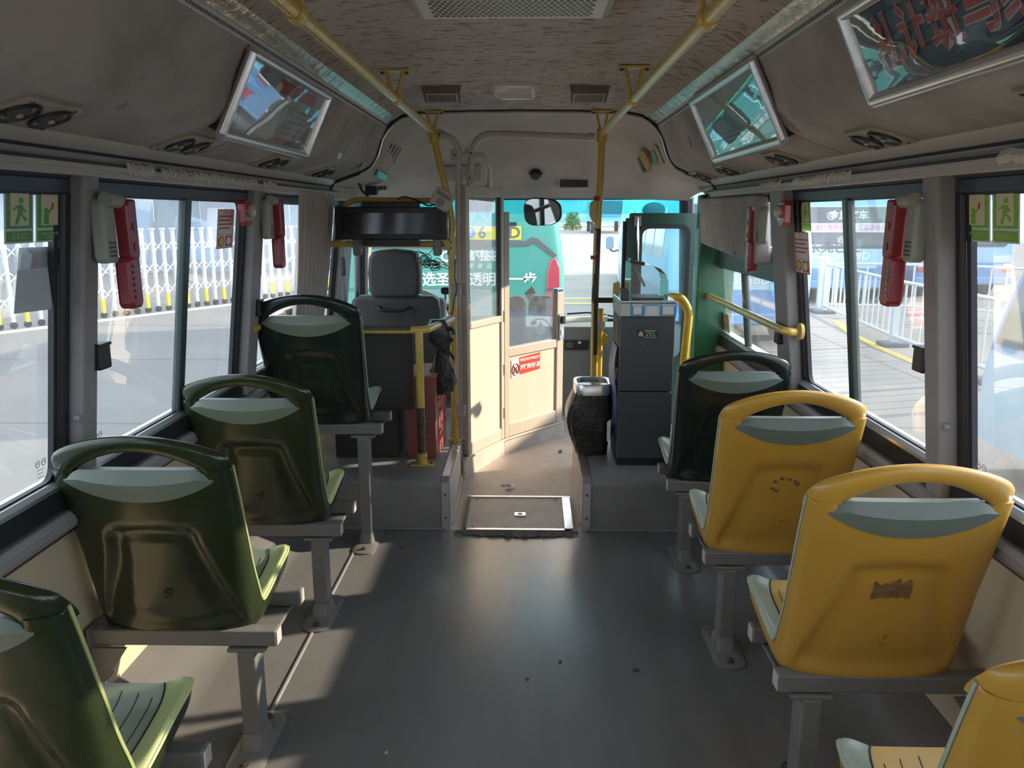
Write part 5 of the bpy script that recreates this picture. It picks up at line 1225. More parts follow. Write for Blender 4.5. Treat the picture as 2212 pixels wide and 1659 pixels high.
# ================================================================== curtain gliders in the tracks
M_gl = mat('glider_white', (.56, .54, .50), .5)
for s, a_, c_, n_, lab in ((-1, 266, 326, 12, 'short bunch of white curtain gliders in the left track near the pillar'), (-1, 340, 548, 34, 'long row of white curtain gliders in the left track above the sliding window'), (-1, 560, 590, 4, 'few white curtain gliders in the left track past the second pillar'), (1, 1648, 1695, 10, 'short bunch of white curtain gliders in the right track above the second pillar'), (1, 1722, 1845, 24, 'long row of white curtain gliders in the right track above the sliding window'), (1, 2166, 2260, 16, 'bunch of white curtain gliders in the right track near the camera')):
    Y0 = px(a_, 400 - (720-a_)*.08 if s < 0 else 380, s*.938).y; Y1 = px(c_, 400, s*.938).y
    r = thing('curtain_gliders', lab, 'curtain gliders', (s*.938, (Y0+Y1)/2, 1.49))
    rg = random.Random(a_)
    for k in range(n_):
        y = lerp(Y0, Y1, (k+.5)/n_); c = Vector((s*.936, y, 1.506+rg.uniform(-.003, .003)))
        b = MB(); b.tube([c+Vector((-s*.006, rg.uniform(-.004, .004), .010)), c+Vector((-s*.010, rg.uniform(-.004, .004), 0)), c+Vector((-s*.006, rg.uniform(-.004, .004), -.012))], [.005, .007, .004], 6); b.build('glider', M_gl, r)

# ================================================================== escape hammers and alarm lamps
M_hred = mat('hammer_red', (.30, .022, .035), .35, noise=(10, .1), coat=.2); M_hgrey = mat('hammer_holder_grey', (.34, .36, .30), .45)
def hammer(s, y, label, z=1.335, sc=1.0):
    x = s*(XW(z)-.052); r = thing('escape_hammer', label, 'hammer', (x, y, z-.17), 'red escape hammers on the pillars')
    P = lambda u, v, w_: Vector((x-s*u*sc, y-v*sc, z+w_*sc))     # u into the room, v along the bus, w up
    b = MB(); b.prism([P(-.015, v, w_) for v, w_ in ((-.005, .085), (.045, .085), (.052, .07), (.052, -.055), (.040, -.065), (-.005, -.065))], (-s*.035*sc, 0, 0)); hd = b.build('holder', M_hgrey, r, smooth=False, bevel=.008)
    for k in range(4): MB().box(P(.021, .012, -.02-.010*k), P(.0225, .042, -.015-.010*k)).build('holder_rib', M_bolt, hd, smooth=False)
    b = MB(); b.tube([P(.024, -.03, .078), P(.024, .045, .082)], [.016*sc, .018*sc], 12); b.build('hammer_head', M_hgrey, r)
    b = MB(); b.prism([P(.010, v, w_) for v, w_ in ((-.058, .085), (-.018, .085), (-.012, .07), (-.014, -.048), (-.018, -.06), (-.052, -.06), (-.058, -.045))], (-s*.036*sc, 0, 0)); b.build('hammer_neck', M_hred, r, smooth=False, bevel=.006)
    b = MB(); b.prism([P(.002, v, w_) for v, w_ in ((-.064, -.052), (-.010, -.052), (-.006, -.065), (-.006, -.165), (-.014, -.18), (-.056, -.18), (-.066, -.165), (-.066, -.065))], (-s*.038*sc, 0, 0)); b.build('grip', M_hred, r, smooth=False, bevel=.008)
    for k in range(6): MB().cyl(P(.041, -.020, -.075-.015*k), P(.0425, -.020, -.075-.015*k), .0042, 8).build('grip_stud', M_hgrey if s > 0 else M_brown, r)
    for k, w_ in enumerate((.02, -.03)): MB().cyl(P(.046, -.036, w_), P(.048, -.036, w_), .010, 12).build('neck_boss', M_hred, r)
hammer(-1, 1.90, 'red escape hammer in grey holder on the left pillar nearest the camera', 1.35)
hammer(-1, 3.09, 'red escape hammer in grey holder on the farther left pillar', 1.37)
hammer(1, 1.985, 'red escape hammer in grey holder on the right pillar nearest the camera', 1.35)
hammer(1, 3.27, 'red escape hammer in grey holder on the farther right pillar', 1.345)
def alarm(s, u, v, label):
    c = px(u, v, s*(XW(1.4)-.03)); r = thing('alarm_lamp', label, 'alarm', c+Vector((0, 0, -.04)), 'red alarm units on the pillars'); e = Vector((-s, 0, 0))
    b = MB(); b.prism([c+Vector((0, a_, d_)) for a_, d_ in ((-.030, .045), (.022, .045), (.034, .03), (.034, -.03), (.022, -.045), (-.030, -.045), (-.038, -.03), (-.038, .03))], e*.028); b.build('case', mat('alarm_red', (.42, .03, .03), .35, coat=.3), r, smooth=False, bevel=.005)
    q = c+e*.026+Vector((0, .012, .008)); b = MB(); b.tube([q, q+e*.014, q+e*.022], [.026, .024, .012], 16); b.build('lens', mat('alarm_amber', (.62, .38, .12) if s > 0 else (.55, .45, .38), .1, coat=.6), r)
    b = MB(); b.tube([q, q+e*.004], .029, 16); b.build('lens_ring', M_chrome, r)
    MB().box(c+e*.0285+Vector((0, -.038, -.026)), c+e*.0295+Vector((0, .034, -.014))).build('pale_strip', M_spale, r, smooth=False)
alarm(-1, 522, 460, 'red emergency alarm unit with clear lens by the farther left pillar')
alarm(1, 1703, 462, 'red emergency alarm unit with amber lens by the farther right pillar')
# black boxes on the window posts
for s, u, v, lab in ((-1, 210, 770, 'small black box on the left pillar nearest the camera'), (1, 2000, 777, 'small black box on the right pillar nearest the camera'), (-1, 554, 665, 'small black box on the farther left pillar'), (1, 1688, 725, 'small black box on the farther right pillar')):
    c = px(u, v, s*(XW(1.06)-.03)); k = 1.0
    r = thing('belt_box', lab, 'box', c+Vector((0, 0, -.03)), 'small black boxes on the pillars')
    MB().box((c.x-s*.022, c.y-.025, c.z-.032), (c.x+s*.03, c.y+.028, c.z+.032)).build('case', M_black, r, smooth=False, bevel=.006); MB().box((c.x-s*.024, c.y-.027, c.z+.026), (c.x+s*.02, c.y+.03, c.z+.034)).build('cap', M_dark, r, smooth=False, bevel=.002)
# pillar bolts
for s, u, v in ((-1, 172, 903), (-1, 184, 903), (1, 2028, 912), (1, 2040, 922)):
    z_ = .9; c = px(u, v, s*(XW(.87)-.04)); par = wl if s < 0 else wr; MB().cyl(c+Vector((s*.01, 0, 0)), c-Vector((s*.004, 0, 0)), .009, 10).build('pillar_bolt', M_pillar, par)

# ================================================================== stickers on the glass
M_eg = mat('exit_green', (.10, .36, .10), .5); M_eglime = mat('exit_lime', (.22, .50, .05), .5); M_ey = mat('exit_cream', (.66, .62, .40), .5); M_film = mat('sticker_film', (.62, .70, .72), .4)
def glass_frame(s, c):
    """local frame on a side window at point c (inner face)"""
    up = Vector((-s*.127, 0, 1)).normalized(); ri = Vector((0, 1, 0)) if s < 0 else Vector((0, -1, 0)); n = ri.cross(up); return c, ri, up, n
def exit_sign(s, u, v, label, hammer_first, g):
    X = s*(XW(1.33)+.004); c = px(u, v, X); c, ri, up, n = glass_frame(s, c); r = thing('exit_sticker', label, 'sticker', c-up*.06)
    Q = lambda a_, d_, o=.0: c+ri*a_*1.28+up*d_*.86+n*(.004+o)
    def poly(P, nm, m, o, par): return MB().prism([Q(a_, d_, o) for a_, d_ in P], n*.0006).build(nm, m, par, smooth=False)
    R_ = lambda x0, y0, x1, y1: ((x0, y0), (x1, y0), (x1, y1), (x0, y1))
    for k in (-1, 1):
        ox = k*.041; f = poly(R_(ox-.038, -.066, ox+.038, .066), 'film', M_film, 0, r)
        poly(R_(ox-.033, -.030, ox+.033, .062), 'green_border', g, .001, r); poly(R_(ox-.024, -.023, ox+.024, .054), 'cream_field', M_ey, .0018, r); poly(R_(ox-.033, -.062, ox+.033, -.036), 'green_caption', g, .001, r)
        ham = (k < 0) == hammer_first
        fg = []
        if ham:
            fg = [R_(ox-.017, -.020, ox-.004, .006), ((ox-.006, .004), (ox+.006, .018), (ox+.004, .021), (ox-.009, .008)), tuple((ox-.011+.006*math.cos(t*PI/5), .014+.007*math.sin(t*PI/5)) for t in range(10))]
        else:
            fg = [((ox-.006, .004), (ox+.006, .004), (ox+.008, .026), (ox-.004, .028)), ((ox-.006, .006), (ox+.002, .004), (ox-.006, -.020), (ox-.013, -.020)), ((ox, .006), (ox+.007, .004), (ox+.018, -.008), (ox+.014, -.013)), ((ox+.006, .024), (ox+.016, .012), (ox+.013, .009), (ox+.003, .020)), ((ox-.004, .026), (ox-.018, .018), (ox-.016, .014), (ox-.002, .022)), tuple((ox+.003+.006*math.cos(t*PI/5), .037+.007*math.sin(t*PI/5)) for t in range(10))]
        fo = bpy.data.objects.new('exit_figure', None); COL.objects.link(fo); fo.parent = r
        for P in fg: MB().prism([Q(a_, d_, .0026) for a_, d_ in P], n*.0006).build('figure_shape', g, fo, smooth=False)
        if ham: MB().prism([Q(a_, d_, .0026) for a_, d_ in ((ox+.004, .018), (ox+.009, .018), (ox+.011, .034), (ox+.006, .034))], n*.0006).build('figure_hammer', M_red, fo, smooth=False)
        if not ham: text('应急出口', .0145, M_ey, Q(ox, -.049, .0018), ri, up, r)
        else: text('紧急时可用安全锤\n打碎玻璃', .0075, M_ey, Q(ox, -.049, .0018), ri, up, r)
exit_sign(-1, 70, 466, 'pair of green emergency exit stickers on the left window nearest the camera', False, M_eg)
exit_sign(1, 2146, 466, 'pair of lime green emergency exit stickers on the right window nearest the camera', True, M_eglime)
exit_sign(1, 1733, 465, 'pair of lime green exit stickers by the alarm on the right sliding window', True, M_eglime)
def notice(s, u, v, w_, h_, label, red):
    X = s*(XW(1.33)+.004); c = px(u, v, X); c, ri, up, n = glass_frame(s, c); r = thing('warning_notice', label, 'sticker', c-up*h_/2)
    Q = lambda a_, d_, o=0: c+ri*a_+up*d_+n*(.004+o); R_ = lambda x0, y0, x1, y1: ((x0, y0), (x1, y0), (x1, y1), (x0, y1))
    def poly(P, nm, m, o): return MB().prism([Q(a_*w_/2, d_*h_/2, o) for a_, d_ in P], n*.0005).build(nm, m, r, smooth=False)
    poly(R_(-1, -1, 1, 1), 'sheet', mat('notice_sheet_white', (.74, .71, .69), .5), 0); mr = mat('notice_red', (.50, .10, .07), .5)
    for P in (R_(-1, .96, 1, 1), R_(-1, -1, 1, -.96), R_(-1, -1, -.94, 1), R_(.94, -1, 1, 1), R_(-1, -.28, 1, -.26)): poly(P, 'border_line', mr, .0008)
    text('警 告', h_*.10, mr, Q(0, h_*.41, .0012), ri, up, r); [poly(R_(-.86, .60-k*.20, .86 if k % 2 == 0 else .6, .68-k*.20), 'text_line', mr, .0008) for k in range(4)]
    poly(tuple((-.47+.40*math.cos(t*PI/4+PI/8), -.63+.30*math.sin(t*PI/4+PI/8)) for t in range(8)), 'left_picture', mat('notice_orange', (.62, .16, .06), .5), .0008); poly(R_(.05, -.90, .85, -.36), 'right_picture', mr, .0008)
    poly(tuple((-.45+.25*math.cos(t*PI/6), -.63+.18*math.sin(t*PI/6)) for t in range(12)), 'yellow_dot', mat('notice_yellow', (.72, .58, .12), .5), .0014); poly(tuple((.45+.28*math.cos(t*PI/6), -.63+.20*math.sin(t*PI/6)) for t in range(12)), 'white_dot', M_wht, .0014)
notice(-1, 484, 494, .150, .135, 'narrow red and white warning notice on the left sliding window', True)
notice(1, 1735, 546, .150, .150, 'narrow red and white warning notice on the right sliding window', True)
# white sheet leaning in the left window
X = -(XW(1.1)+.002); Pq = [px(u, v, X) for u, v in ((36, 535), (112, 532), (106, 668), (25, 678))]
o = MB().prism([p+Vector((.004, 0, 0)) for p in Pq], (.0012, 0, 0)).build('paper_sheet', mat('sheet_white', (.52, .55, .57), .6), None, smooth=False); tag(o, 'blank off-white sheet stuck in the left window below the exit stickers', 'paper')
# red lettering on the small right window
X = XW(.80)+.004; c = px(1567, 695, X); up = Vector((-.127, 0, 1)).normalized()
r = thing('window_lettering', 'red printed lettering panel at the lower corner of the small right window', 'sticker', c-up*.06)
MB().prism([c+Vector((0, a_, 0))+up*d_+Vector((-.004, 0, 0)) for a_, d_ in ((-.10, -.05), (.10, -.05), (.10, .05), (-.10, .05))], (-.0006, 0, 0)).build('sheet', mat('lettering_film', (.50, .58, .62), .5), r, smooth=False)
text('头手不要\n伸出窗外', .042, mat('letter_red', (.62, .06, .04), .5), c+Vector((-.0052, 0, 0)), (0, -1, 0), up, r, sx=1.1, off=.0012)
# etched maker marks low on the panes
M_mark = mat('etched_mark', (.10, .11, .12), .6)
for s, u, v, lab in ((-1, 86, 1000, 'tiny etched maker marks low on the left window nearest the camera'), (-1, 210, 940, 'tiny etched maker marks low on the left sliding window'), (1, 2012, 950, 'tiny etched maker marks low on the right sliding window'), (1, 2122, 1008, 'tiny etched maker marks low on the right window nearest the camera'), (1, 1738, 800, 'tiny etched maker marks beside the farther right pillar')):
    c = px(u, v, s*(XW(.86)+.006)); c, ri, up, n = glass_frame(s, c); r = thing('glass_marks', lab, 'mark', c)
    for k in (-1, 1):
        MB().tube([c+ri*(k*.011+.008*math.cos(t*PI/7))+up*.008*math.sin(t*PI/7)+n*.002 for t in range(14)], .0008, 4, closed=True).build('ring', M_mark, r)
        MB().tube([c+ri*(k*.011-.005)+up*-.001+n*.002, c+ri*k*.011+up*.003+n*.002, c+ri*(k*.011+.005)+up*-.001+n*.002], .0008, 4).build('chevron', M_mark, r)
    for j in range(3): MB().tube([c+ri*-.012+up*(-.016-.009*j)+n*.002, c+ri*.010+up*(-.016-.009*j)+n*.002], .0007, 4).build('mark_line', M_mark, r)
# small posters / stickers on left cove end
for u, v, du, dv, m_, lab in ((738, 325, 8, 22, M_pwht, 'small white and red sticker on the left cove near the dome'), (786, 352, 8, 14, M_prd, 'small red sticker at the end of the left cove')):
    p, d, n = cove_pt(-1, .8, .002); q = pplane(u, v, p, n); o = MB().prism([q+Vector((0, a_, 0))+d*k for a_, k in ((-.03, -.035), (.03, -.035), (.03, .035), (-.03, .035))], n*.001).build('cove_sticker', m_, None, smooth=False); tag(o, lab, 'sticker')

# ================================================================== litter on the floor
def litter(name, pts2, z, m, label, th=.003, cat='litter'):
    o = MB().prism([pz(u, v, z) for u, v in pts2], (0, 0, th)).build(name, m, None, smooth=False); return tag(o, label, cat)
litter('dark_scrap', ((1615, 1257), (1632, 1252), (1652, 1262), (1645, 1270), (1618, 1268)), .001, M_black, 'crumpled black scrap on the floor behind the middle right seat', .012)
litter('red_petal', ((860, 1180), (868, 1181), (876, 1184), (870, 1187)), .001, mat('petal_red', (.30, .05, .05), .6), 'small red scrap on the floor beside the left front seat post')
litter('red_crumb', ((1135, 1465), (1140, 1464), (1143, 1468), (1137, 1469)), .001, MATS['petal_red'], 'tiny red crumb in the middle of the floor')
litter('pale_crumb', ((832, 1625), (838, 1624), (837, 1630), (831, 1630)), .001, M_gpale, 'tiny pale yellow crumb near the bottom of the floor')
litter('brown_crumb', ((1370, 1445), (1380, 1446), (1378, 1451), (1368, 1450)), .001, M_brown, 'tiny brown crumb on the floor towards the right seats')
litter('dark_crumb', ((1208, 1428), (1213, 1427), (1212, 1432), (1207, 1432)), .001, M_black, 'tiny dark crumb right of the floor centre')
q = pz(1097, 1054, .03)
o = MB().tube([q+Vector((.026*math.cos(math.radians(a_)), .030*math.sin(math.radians(a_)), .006)) for a_ in range(-110, 150, 20)]+[q+Vector((-.035, .022, .006))], .0075, 8).build('white_hook', M_white); tag(o, 'white U-shaped plastic hook lying on the aisle floor above the hatch', 'hook')
q = pz(1040, 995, .055)
o = MB().tube(smoothpts([q+Vector((-.03, .01, .006)), q+Vector((0, -.012, .006)), q+Vector((.03, .0, .012)), q+Vector((.035, .03, .016))], .02), .005, 8).build('broken_tie', M_white); tag(o, 'broken white plastic piece by the foot of the partition', 'litter')
o = MB().prism([pz(u, v, .06) for u, v in ((1206, 974), (1213, 972), (1214, 976), (1207, 978))], (0, 0, .004)).build('dark_chip', M_brown, None, smooth=False); tag(o, 'small dark chip on the aisle floor near the bin', 'litter')
# ================================================================== outside: yard, gate, buses, fence
GZ = -.64
M_yard = mat('yard_concrete', (.225, .212, .20), .85, noise=(.35, .14), bump=(8, .2, .01), spots=[(.18, .56, (.19, .185, .18), (1, 1, 1))])
b = MB(); b.grid([[(-60, y, GZ+z), (60, y, GZ+z)] for y, z in ((-30, 0), (20, 0), (55, .72), (95, 1.2))]); yard = struct(b.build('yard_ground', M_yard, smooth=False))
M_joint = mat('joint_dark', (.20, .19, .18), .9)
for y in (7.5, 11, 14.5, 18): MB().box((-12, y-.02, GZ), (14, y+.02, GZ+.004)).build('ground_joint', M_joint, yard, smooth=False)
for x in (-3.5, 1.55, 5): MB().box((x-.02, 5.8, GZ), (x+.02, 20, GZ+.004)).build('ground_joint', M_joint, yard, smooth=False)
M_line = mat('road_yellow', (.62, .46, .08), .8, noise=(5, .2))
q = [pz(u, v, GZ) for u, v in ((1803, 693), (1840, 722), (1900, 752), (1990, 790), (2100, 850))]

b = MB(); b.grid([[p+Vector((-.07, 0, .006)), p+Vector((.07, 0, .006))] for p in q]); o = b.build('yellow_line', M_line, yard)
b = MB(); q = [pz(u, v, GZ) for u, v in ((1020, 760), (1238, 605), (1330, 630))]
for k in range(5):
    c = pz(1240+k*3, 612+k*11, GZ); b = MB(); b.box((c.x-.35, c.y-.12, GZ+.003), (c.x+.45, c.y+.12, GZ+.008)); b.build('yellow_mark', M_line, yard, smooth=False)
# ---------------------------------------------------------------- retractable gate
M_gate = mat('gate_white', (.66, .68, .68), .4); M_gyel = mat('gate_yellow', (.72, .60, .05), .5)
g0, g1 = pz(0, 714, GZ), pz(507, 653, GZ); gd = (g1-g0).normalized(); gn = Vector((gd.y, -gd.x, 0))
gate = thing('retractable_gate', 'white folding scissor gate across the yard on the left', 'gate', (g0+g1)/2)
step = .25; n0, n1_ = -12, 38; up = Vector((0, 0, 1))
mu = MB().obox((0, 0, .86), (.022, 0, 0), (0, .03, 0), (0, 0, .78)); 
protos = {}
def gpart(nm, key, fn, loc):
    if key not in protos:
        o = fn(nm); protos[key] = o.data; o.parent = gate; o.location = loc-wloc(gate); return o
    o = bpy.data.objects.new(nm, protos[key]); COL.objects.link(o); o.parent = gate; o.location = loc-wloc(gate); return o
def mesh_at0(mb, nm, m):
    bmesh.ops.recalc_face_normals(mb.b, faces=mb.b.faces); me = bpy.data.meshes.new(nm); mb.b.to_mesh(me); mb.b.free(); me.materials.append(m); o = bpy.data.objects.new(nm, me); COL.objects.link(o); return o
for k in range(n0, n1_):
    c = g0+gd*(k*step); lean = gd*.0
    gpart('upright', 'u', lambda nm: mesh_at0(MB().obox((0, 0, .92), gd*.028, gn*.03, up*.80), nm, M_gate), c)
    gpart('upright_cap', 'c', lambda nm: mesh_at0(MB().obox((0, 0, 1.73), gd*.034, gn*.06, up*.02), nm, M_gate), c)
    if k % 2 == 0: gpart('yellow_foot', 'f', lambda nm: mesh_at0(MB().obox((0, 0, .24), gd*.032, gn*.034, up*.14), nm, M_gyel), c)
    gpart('wheel', 'w', lambda nm: mesh_at0(MB().cyl(gn*-.03+up*.06, gn*.03+up*.06, .06, 10), nm, M_dark), c)
    for j, z in enumerate((.45, .90, 1.35)):
        for sg in (-1, 1):
            gpart('scissor_bar', 'b%d' % sg, lambda nm: mesh_at0(MB().obox(gn*(.02*sg), (gd*step*.5+up*.13*sg), gn*.004, (gd*-.13*sg+up*step*.5).normalized()*.011), nm, M_gate), c+gd*step*.5+up*(z+.03))
b = MB(); a_, c_ = g0+gd*(n0*step)+gn*.35, g0+gd*(n1_*step)+gn*.35
b.prism([a_, c_, c_+gn*.12, a_+gn*.12], (0, 0, .03)); b.build('gate_track', mat('kerb_pale', (.62, .60, .56), .8), gate, smooth=False)
# hoarding far behind it
hd = thing('hoarding', 'tall blue-grey panel hoarding far behind the folding gate', 'hoarding', (-14, 27, GZ))
h0, h1 = Vector((-34, 20, GZ)), Vector((-1.2, 29, GZ)); hv = (h1-h0)/24; M_h = [mat('hoarding_grey_%d' % i, c, .8, noise=(.8, .12)) for i, c in enumerate(((.36, .41, .46), (.33, .385, .44), (.385, .43, .47)))]
for k in range(24):
    p = h0+hv*k; n = Vector((hv.y, -hv.x, 0)).normalized(); off = n*(.05*(k % 2)); MB().prism([p+off, p+hv*.985+off, p+hv*.985+off+n*.08, p+off+n*.08], (0, 0, 4.2)).build('board', M_h[k % 3], hd, smooth=False)
# ---------------------------------------------------------------- a bus outside
M_tyre = mat('tyre', (.02, .02, .02), .8); M_bwin = mat('bus_window_dark', (.05, .07, .09), .08, coat=.5); M_tail = mat('tail_red', (.50, .03, .06), .25, coat=.4); M_tailw = mat('tail_clear', (.7, .7, .7), .2)
def bus(name, label, X0, X1, Y0, L, cols, z0=-.30, z1=2.25, win=(.62, 1.55), group=None, sides=True, lights=True, yaw=0):
    """rear faces the camera at Y0"""
    r = thing(name, label, 'bus', ((X0+X1)/2, Y0+L/2, GZ), group); cb, cl, cu = cols
    W_ = X1-X0; cx = (X0+X1)/2
    def sec(z, k=0): 
        ins = .13*max(0, (z-.75)/1.5)**1.2; return ins
    zs = [z0, z0+.10, .25, .25, .75, 1.2, 1.7, z1-.25, z1-.08, z1]
    ins = [.06, .02, .0, .0, .0, .05, .11, .17, .24, .45]
    def rim(z, i, y):
        x0, x1 = X0+i, X1-i; rr_ = .12; P = []
        for cx_, cy_, a0 in ((x0+rr_, Y0+i*.8+rr_, 180), (x1-rr_, Y0+i*.8+rr_, 270), (x1-rr_, Y0+L-i*.6-rr_, 0), (x0+rr_, Y0+L-i*.6-rr_, 90)):
            for t in range(5): a_ = math.radians(a0+90*t/4); P.append((cx_+rr_*math.cos(a_), cy_+rr_*math.sin(a_), z))
        return P
    b = MB(); R_ = [rim(z, i, 0) for z, i in zip(zs[:3], ins[:3])]; b.grid(R_, close_u=True); b.face(R_[0]); b.build('skirt', cl, r, angle=50)
    b = MB(); R_ = [rim(z, i, 0) for z, i in zip(zs[3:], ins[3:])]; b.grid(R_, close_u=True); b.face(R_[-1]); b.build('body', cb, r, angle=50)
    # rear window and side windows just proud of the body
    def ry(z): 
        for k in range(3, len(zs)-1):
            if zs[k] <= z <= zs[k+1]: return Y0+.8*lerp(ins[k], ins[k+1], (z-zs[k])/(zs[k+1]-zs[k]))
        return Y0
    def rx(z):
        for k in range(3, len(zs)-1):
            if zs[k] <= z <= zs[k+1]: return lerp(ins[k], ins[k+1], (z-zs[k])/(zs[k+1]-zs[k]))
        return 0
    if win:
        P = []
        hw_, hh_ = W_*.5-.22, (win[1]-win[0])/2
        P = [(cx+u, (win[0]+win[1])/2+v) for u, v in rrect(hw_*2, hh_*2, .10)]
        b = MB(); rows = []
        for k in (0, 1):
            rows.append([(x, ry(z)-.006-.004*k, z) for x, z in P])
        b.grid(rows, close_u=True); b.face(rows[1]); b.build('rear_window', M_bwin, r, smooth=False)
    if lights:
        for s in (-1, 1):
            x = cx+s*(W_/2-.17); b = MB(); b.box((x-.09, Y0-.02, .02), (x+.09, Y0+.04, .13)); b.build('tail_light', M_tail, r, smooth=False, bevel=.015); b = MB(); b.box((x-.09, Y0-.02, .135), (x+.09, Y0+.04, .22)); b.build('tail_lamp', M_tailw, r, smooth=False, bevel=.015)
    b = MB(); b.box((X0+.03, Y0-.05, z0+.02), (X1-.03, Y0+.05, z0+.20)); b.build('bumper', cl, r, smooth=False, bevel=.03)
    for s in (-1, 1):
        for yy in (1.1, L-1.5):
            x = cx+s*(W_/2-.12); b = MB().cyl((x-.11, Y0+yy, GZ+.40), (x+.11, Y0+yy, GZ+.40), .40, 24); wl_ = b.build('wheel', M_tyre, r); xo = x+s*.112; MB().cyl((xo-.004, Y0+yy, GZ+.40), (xo+.004, Y0+yy, GZ+.40), .22, 16).build('hub', M_silver, wl_)
    if sides:
        for s in (-1, 1):
            n_ = int((L-.8)/1.0)
            for k in range(n_):
                ya, yb = Y0+.45+k*1.0, Y0+.45+k*1.0+.90; P = []
                b = MB(); za, zc_ = .72, 1.50
                xs_ = [(X0+rx(z)-.006 if s < 0 else X1-rx(z)+.006) for z in (za, 1.1, zc_)]
                b.grid([[(x, y, z) for y in (ya, yb)] for x, z in zip(xs_, (za, 1.1, zc_))]); b.build('side_window', M_bwin, r, smooth=False)
    return r, ry
M_bl1 = mat('bus_sky_blue', (.30, .52, .70), .3, coat=.3); M_bl2 = mat('bus_mid_blue', (.14, .30, .56), .3, coat=.3); M_bl3 = mat('bus_pale', (.50, .64, .74), .3, coat=.3); M_tq = mat('bus_teal_green', (.035, .27, .22), .35, coat=.2); M_tq2 = mat('bus_teal_dark', (.02, .16, .14), .35); M_pale = mat('bus_white', (.60, .66, .70), .3, coat=.3)
def R2(x0, z0, x1, z1): return ((x0, z0), (x1, z0), (x1, z1), (x0, z1))
# green bus with advert right ahead
YG = 8.2
gx0, gx1 = -1.95, py(1221, 550, YG).x
gb, ry = bus('green_bus', 'green bus parked straight ahead with a white advert on its rear', gx0, gx1, YG, 7.0, (M_tq, M_tq, M_tq), win=None, lights=False)
def gq(u, v, o=.0): p = py(u, v, YG); return Vector((p.x, ry(p.z)-.010-o, p.z))
def gpoly(P, nm, m, o=0): return MB().prism([gq(u, v, o) for u, v in P], (0, .004, 0)).build(nm, m, gb, smooth=False)
gpoly(((790, 489), (1126, 489), (1126, 518), (790, 518)), 'number_band', mat('band_yellow', (.72, .62, .02), .45))
M_num = mat('number_grey', (.10, .10, .13), .5); M_aw = mat('advert_white', (.78, .80, .80), .45)
for ch, u in (('S', 924), ('0', 951), ('6', 1041), ('1', 1083), ('D', 1111)): text(ch, .17, M_num, gq(u, 503.5, .004), (1, 0, 0), (0, 0, 1), gb, bold=.004)
gpoly(tuple((1015+11*math.cos(t*PI/8), 503+13*math.sin(t*PI/8)) for t in range(16)), 'blue_emblem', mat('emblem_blue', (.04, .20, .62), .4), .003)
for k in range(3): gpoly(((1010, 498+k*5), (1020, 496+k*5), (1020, 498+k*5), (1010, 500+k*5)), 'emblem_stroke', M_aw, .006)
gpoly(((740, 520), (1060, 520), (1060, 537), (740, 537)), 'dark_moulding', mat('moulding_dark', (.08, .075, .08), .5), .002)
gpoly(((1060, 521), (1102, 521), (1133, 521), (1150, 512), (1162, 516), (1204, 552), (1194, 556), (1152, 525), (1138, 532), (1060, 532)), 'slanted_moulding', MATS['moulding_dark'], .002)
b = MB(); P = [gq(u, v, .02) for u, v in ((1196, 556), (1203, 561), (1209, 580), (1209, 690), (1186, 690), (1180, 640), (1182, 590), (1188, 565))]; b.prism(P, (0, .05, 0)); b.build('tail_lamp_cluster', M_tail, gb, bevel=.012)
b = MB(); b.prism([gq(u, v, .024) for u, v in ((1180, 622), (1209, 622), (1209, 625), (1180, 625))], (0, .02, 0)); b.build('lamp_divider', M_bwin, gb, smooth=False)
text('C', .16, M_aw, gq(962, 555), (1, 0, 0), (0, 0, 1), gb, bold=.004)
[text(ch, .118, M_aw, gq(u, 554), (1, 0, 0), (0, 0, 1), gb, bold=.003) for ch, u in (('都', 1024), ('整', 1047), ('装', 1070))]
[text(ch, .056, M_aw, gq(u, 575), (1, 0, 0), (0, 0, 1), gb) for ch, u in (('贝', 936), ('壳', 956), ('家', 1018), ('装', 1037), ('品', 1057))]
[text(ch, .148, M_aw, gq(u, 605), (1, 0, 0), (0, 0, 1), gb, bold=.003) for ch, u in (('修', 898), ('选', 927), ('圣', 957), ('都', 987), ('透', 1028), ('明', 1057), ('每', 1086), ('一', 1115), ('步', 1145))]
gpoly(((740, 622), (1100, 622), (1100, 628), (740, 628)), 'body_crease', M_tq2)
gpoly(((905, 624), (1060, 624), (1070, 700), (905, 700)), 'pale_panel', mat('panel_grey_teal', (.16, .27, .27), .5), .001)
gpoly(((1010, 640), (1016, 640), (1016, 720), (1010, 720)), 'panel_post', M_tq, .004)
# white minibus on the right ahead
YW = 20.0; wx0 = py(1334, 560, YW).x+.37
wb, wy = bus('white_minibus', 'white minibus parked to the right ahead beyond the door', wx0, wx0+2.2, YW, 6.0, (M_pale, M_pale, M_pale), win=(.55, 1.6), lights=False)
b = MB(); q = py(1321, 525, YW)+Vector((.33, 0, 0)); b.prism([q+Vector((x, 0, z)) for x, z in rrect(.20, .32, .07)], (0, .06, 0)); b.build('wing_mirror', mat('mirror_blue', (.25, .36, .46), .3), wb, bevel=.01)
MB().tube(smoothpts([q+Vector((.0, .02, -.15)), q+Vector((.08, .03, -.22)), q+Vector((.22, .06, -.18))], .03), .018, 8).build('mirror_arm', M_black, wb)
wb.rotation_euler.z = math.radians(-7)
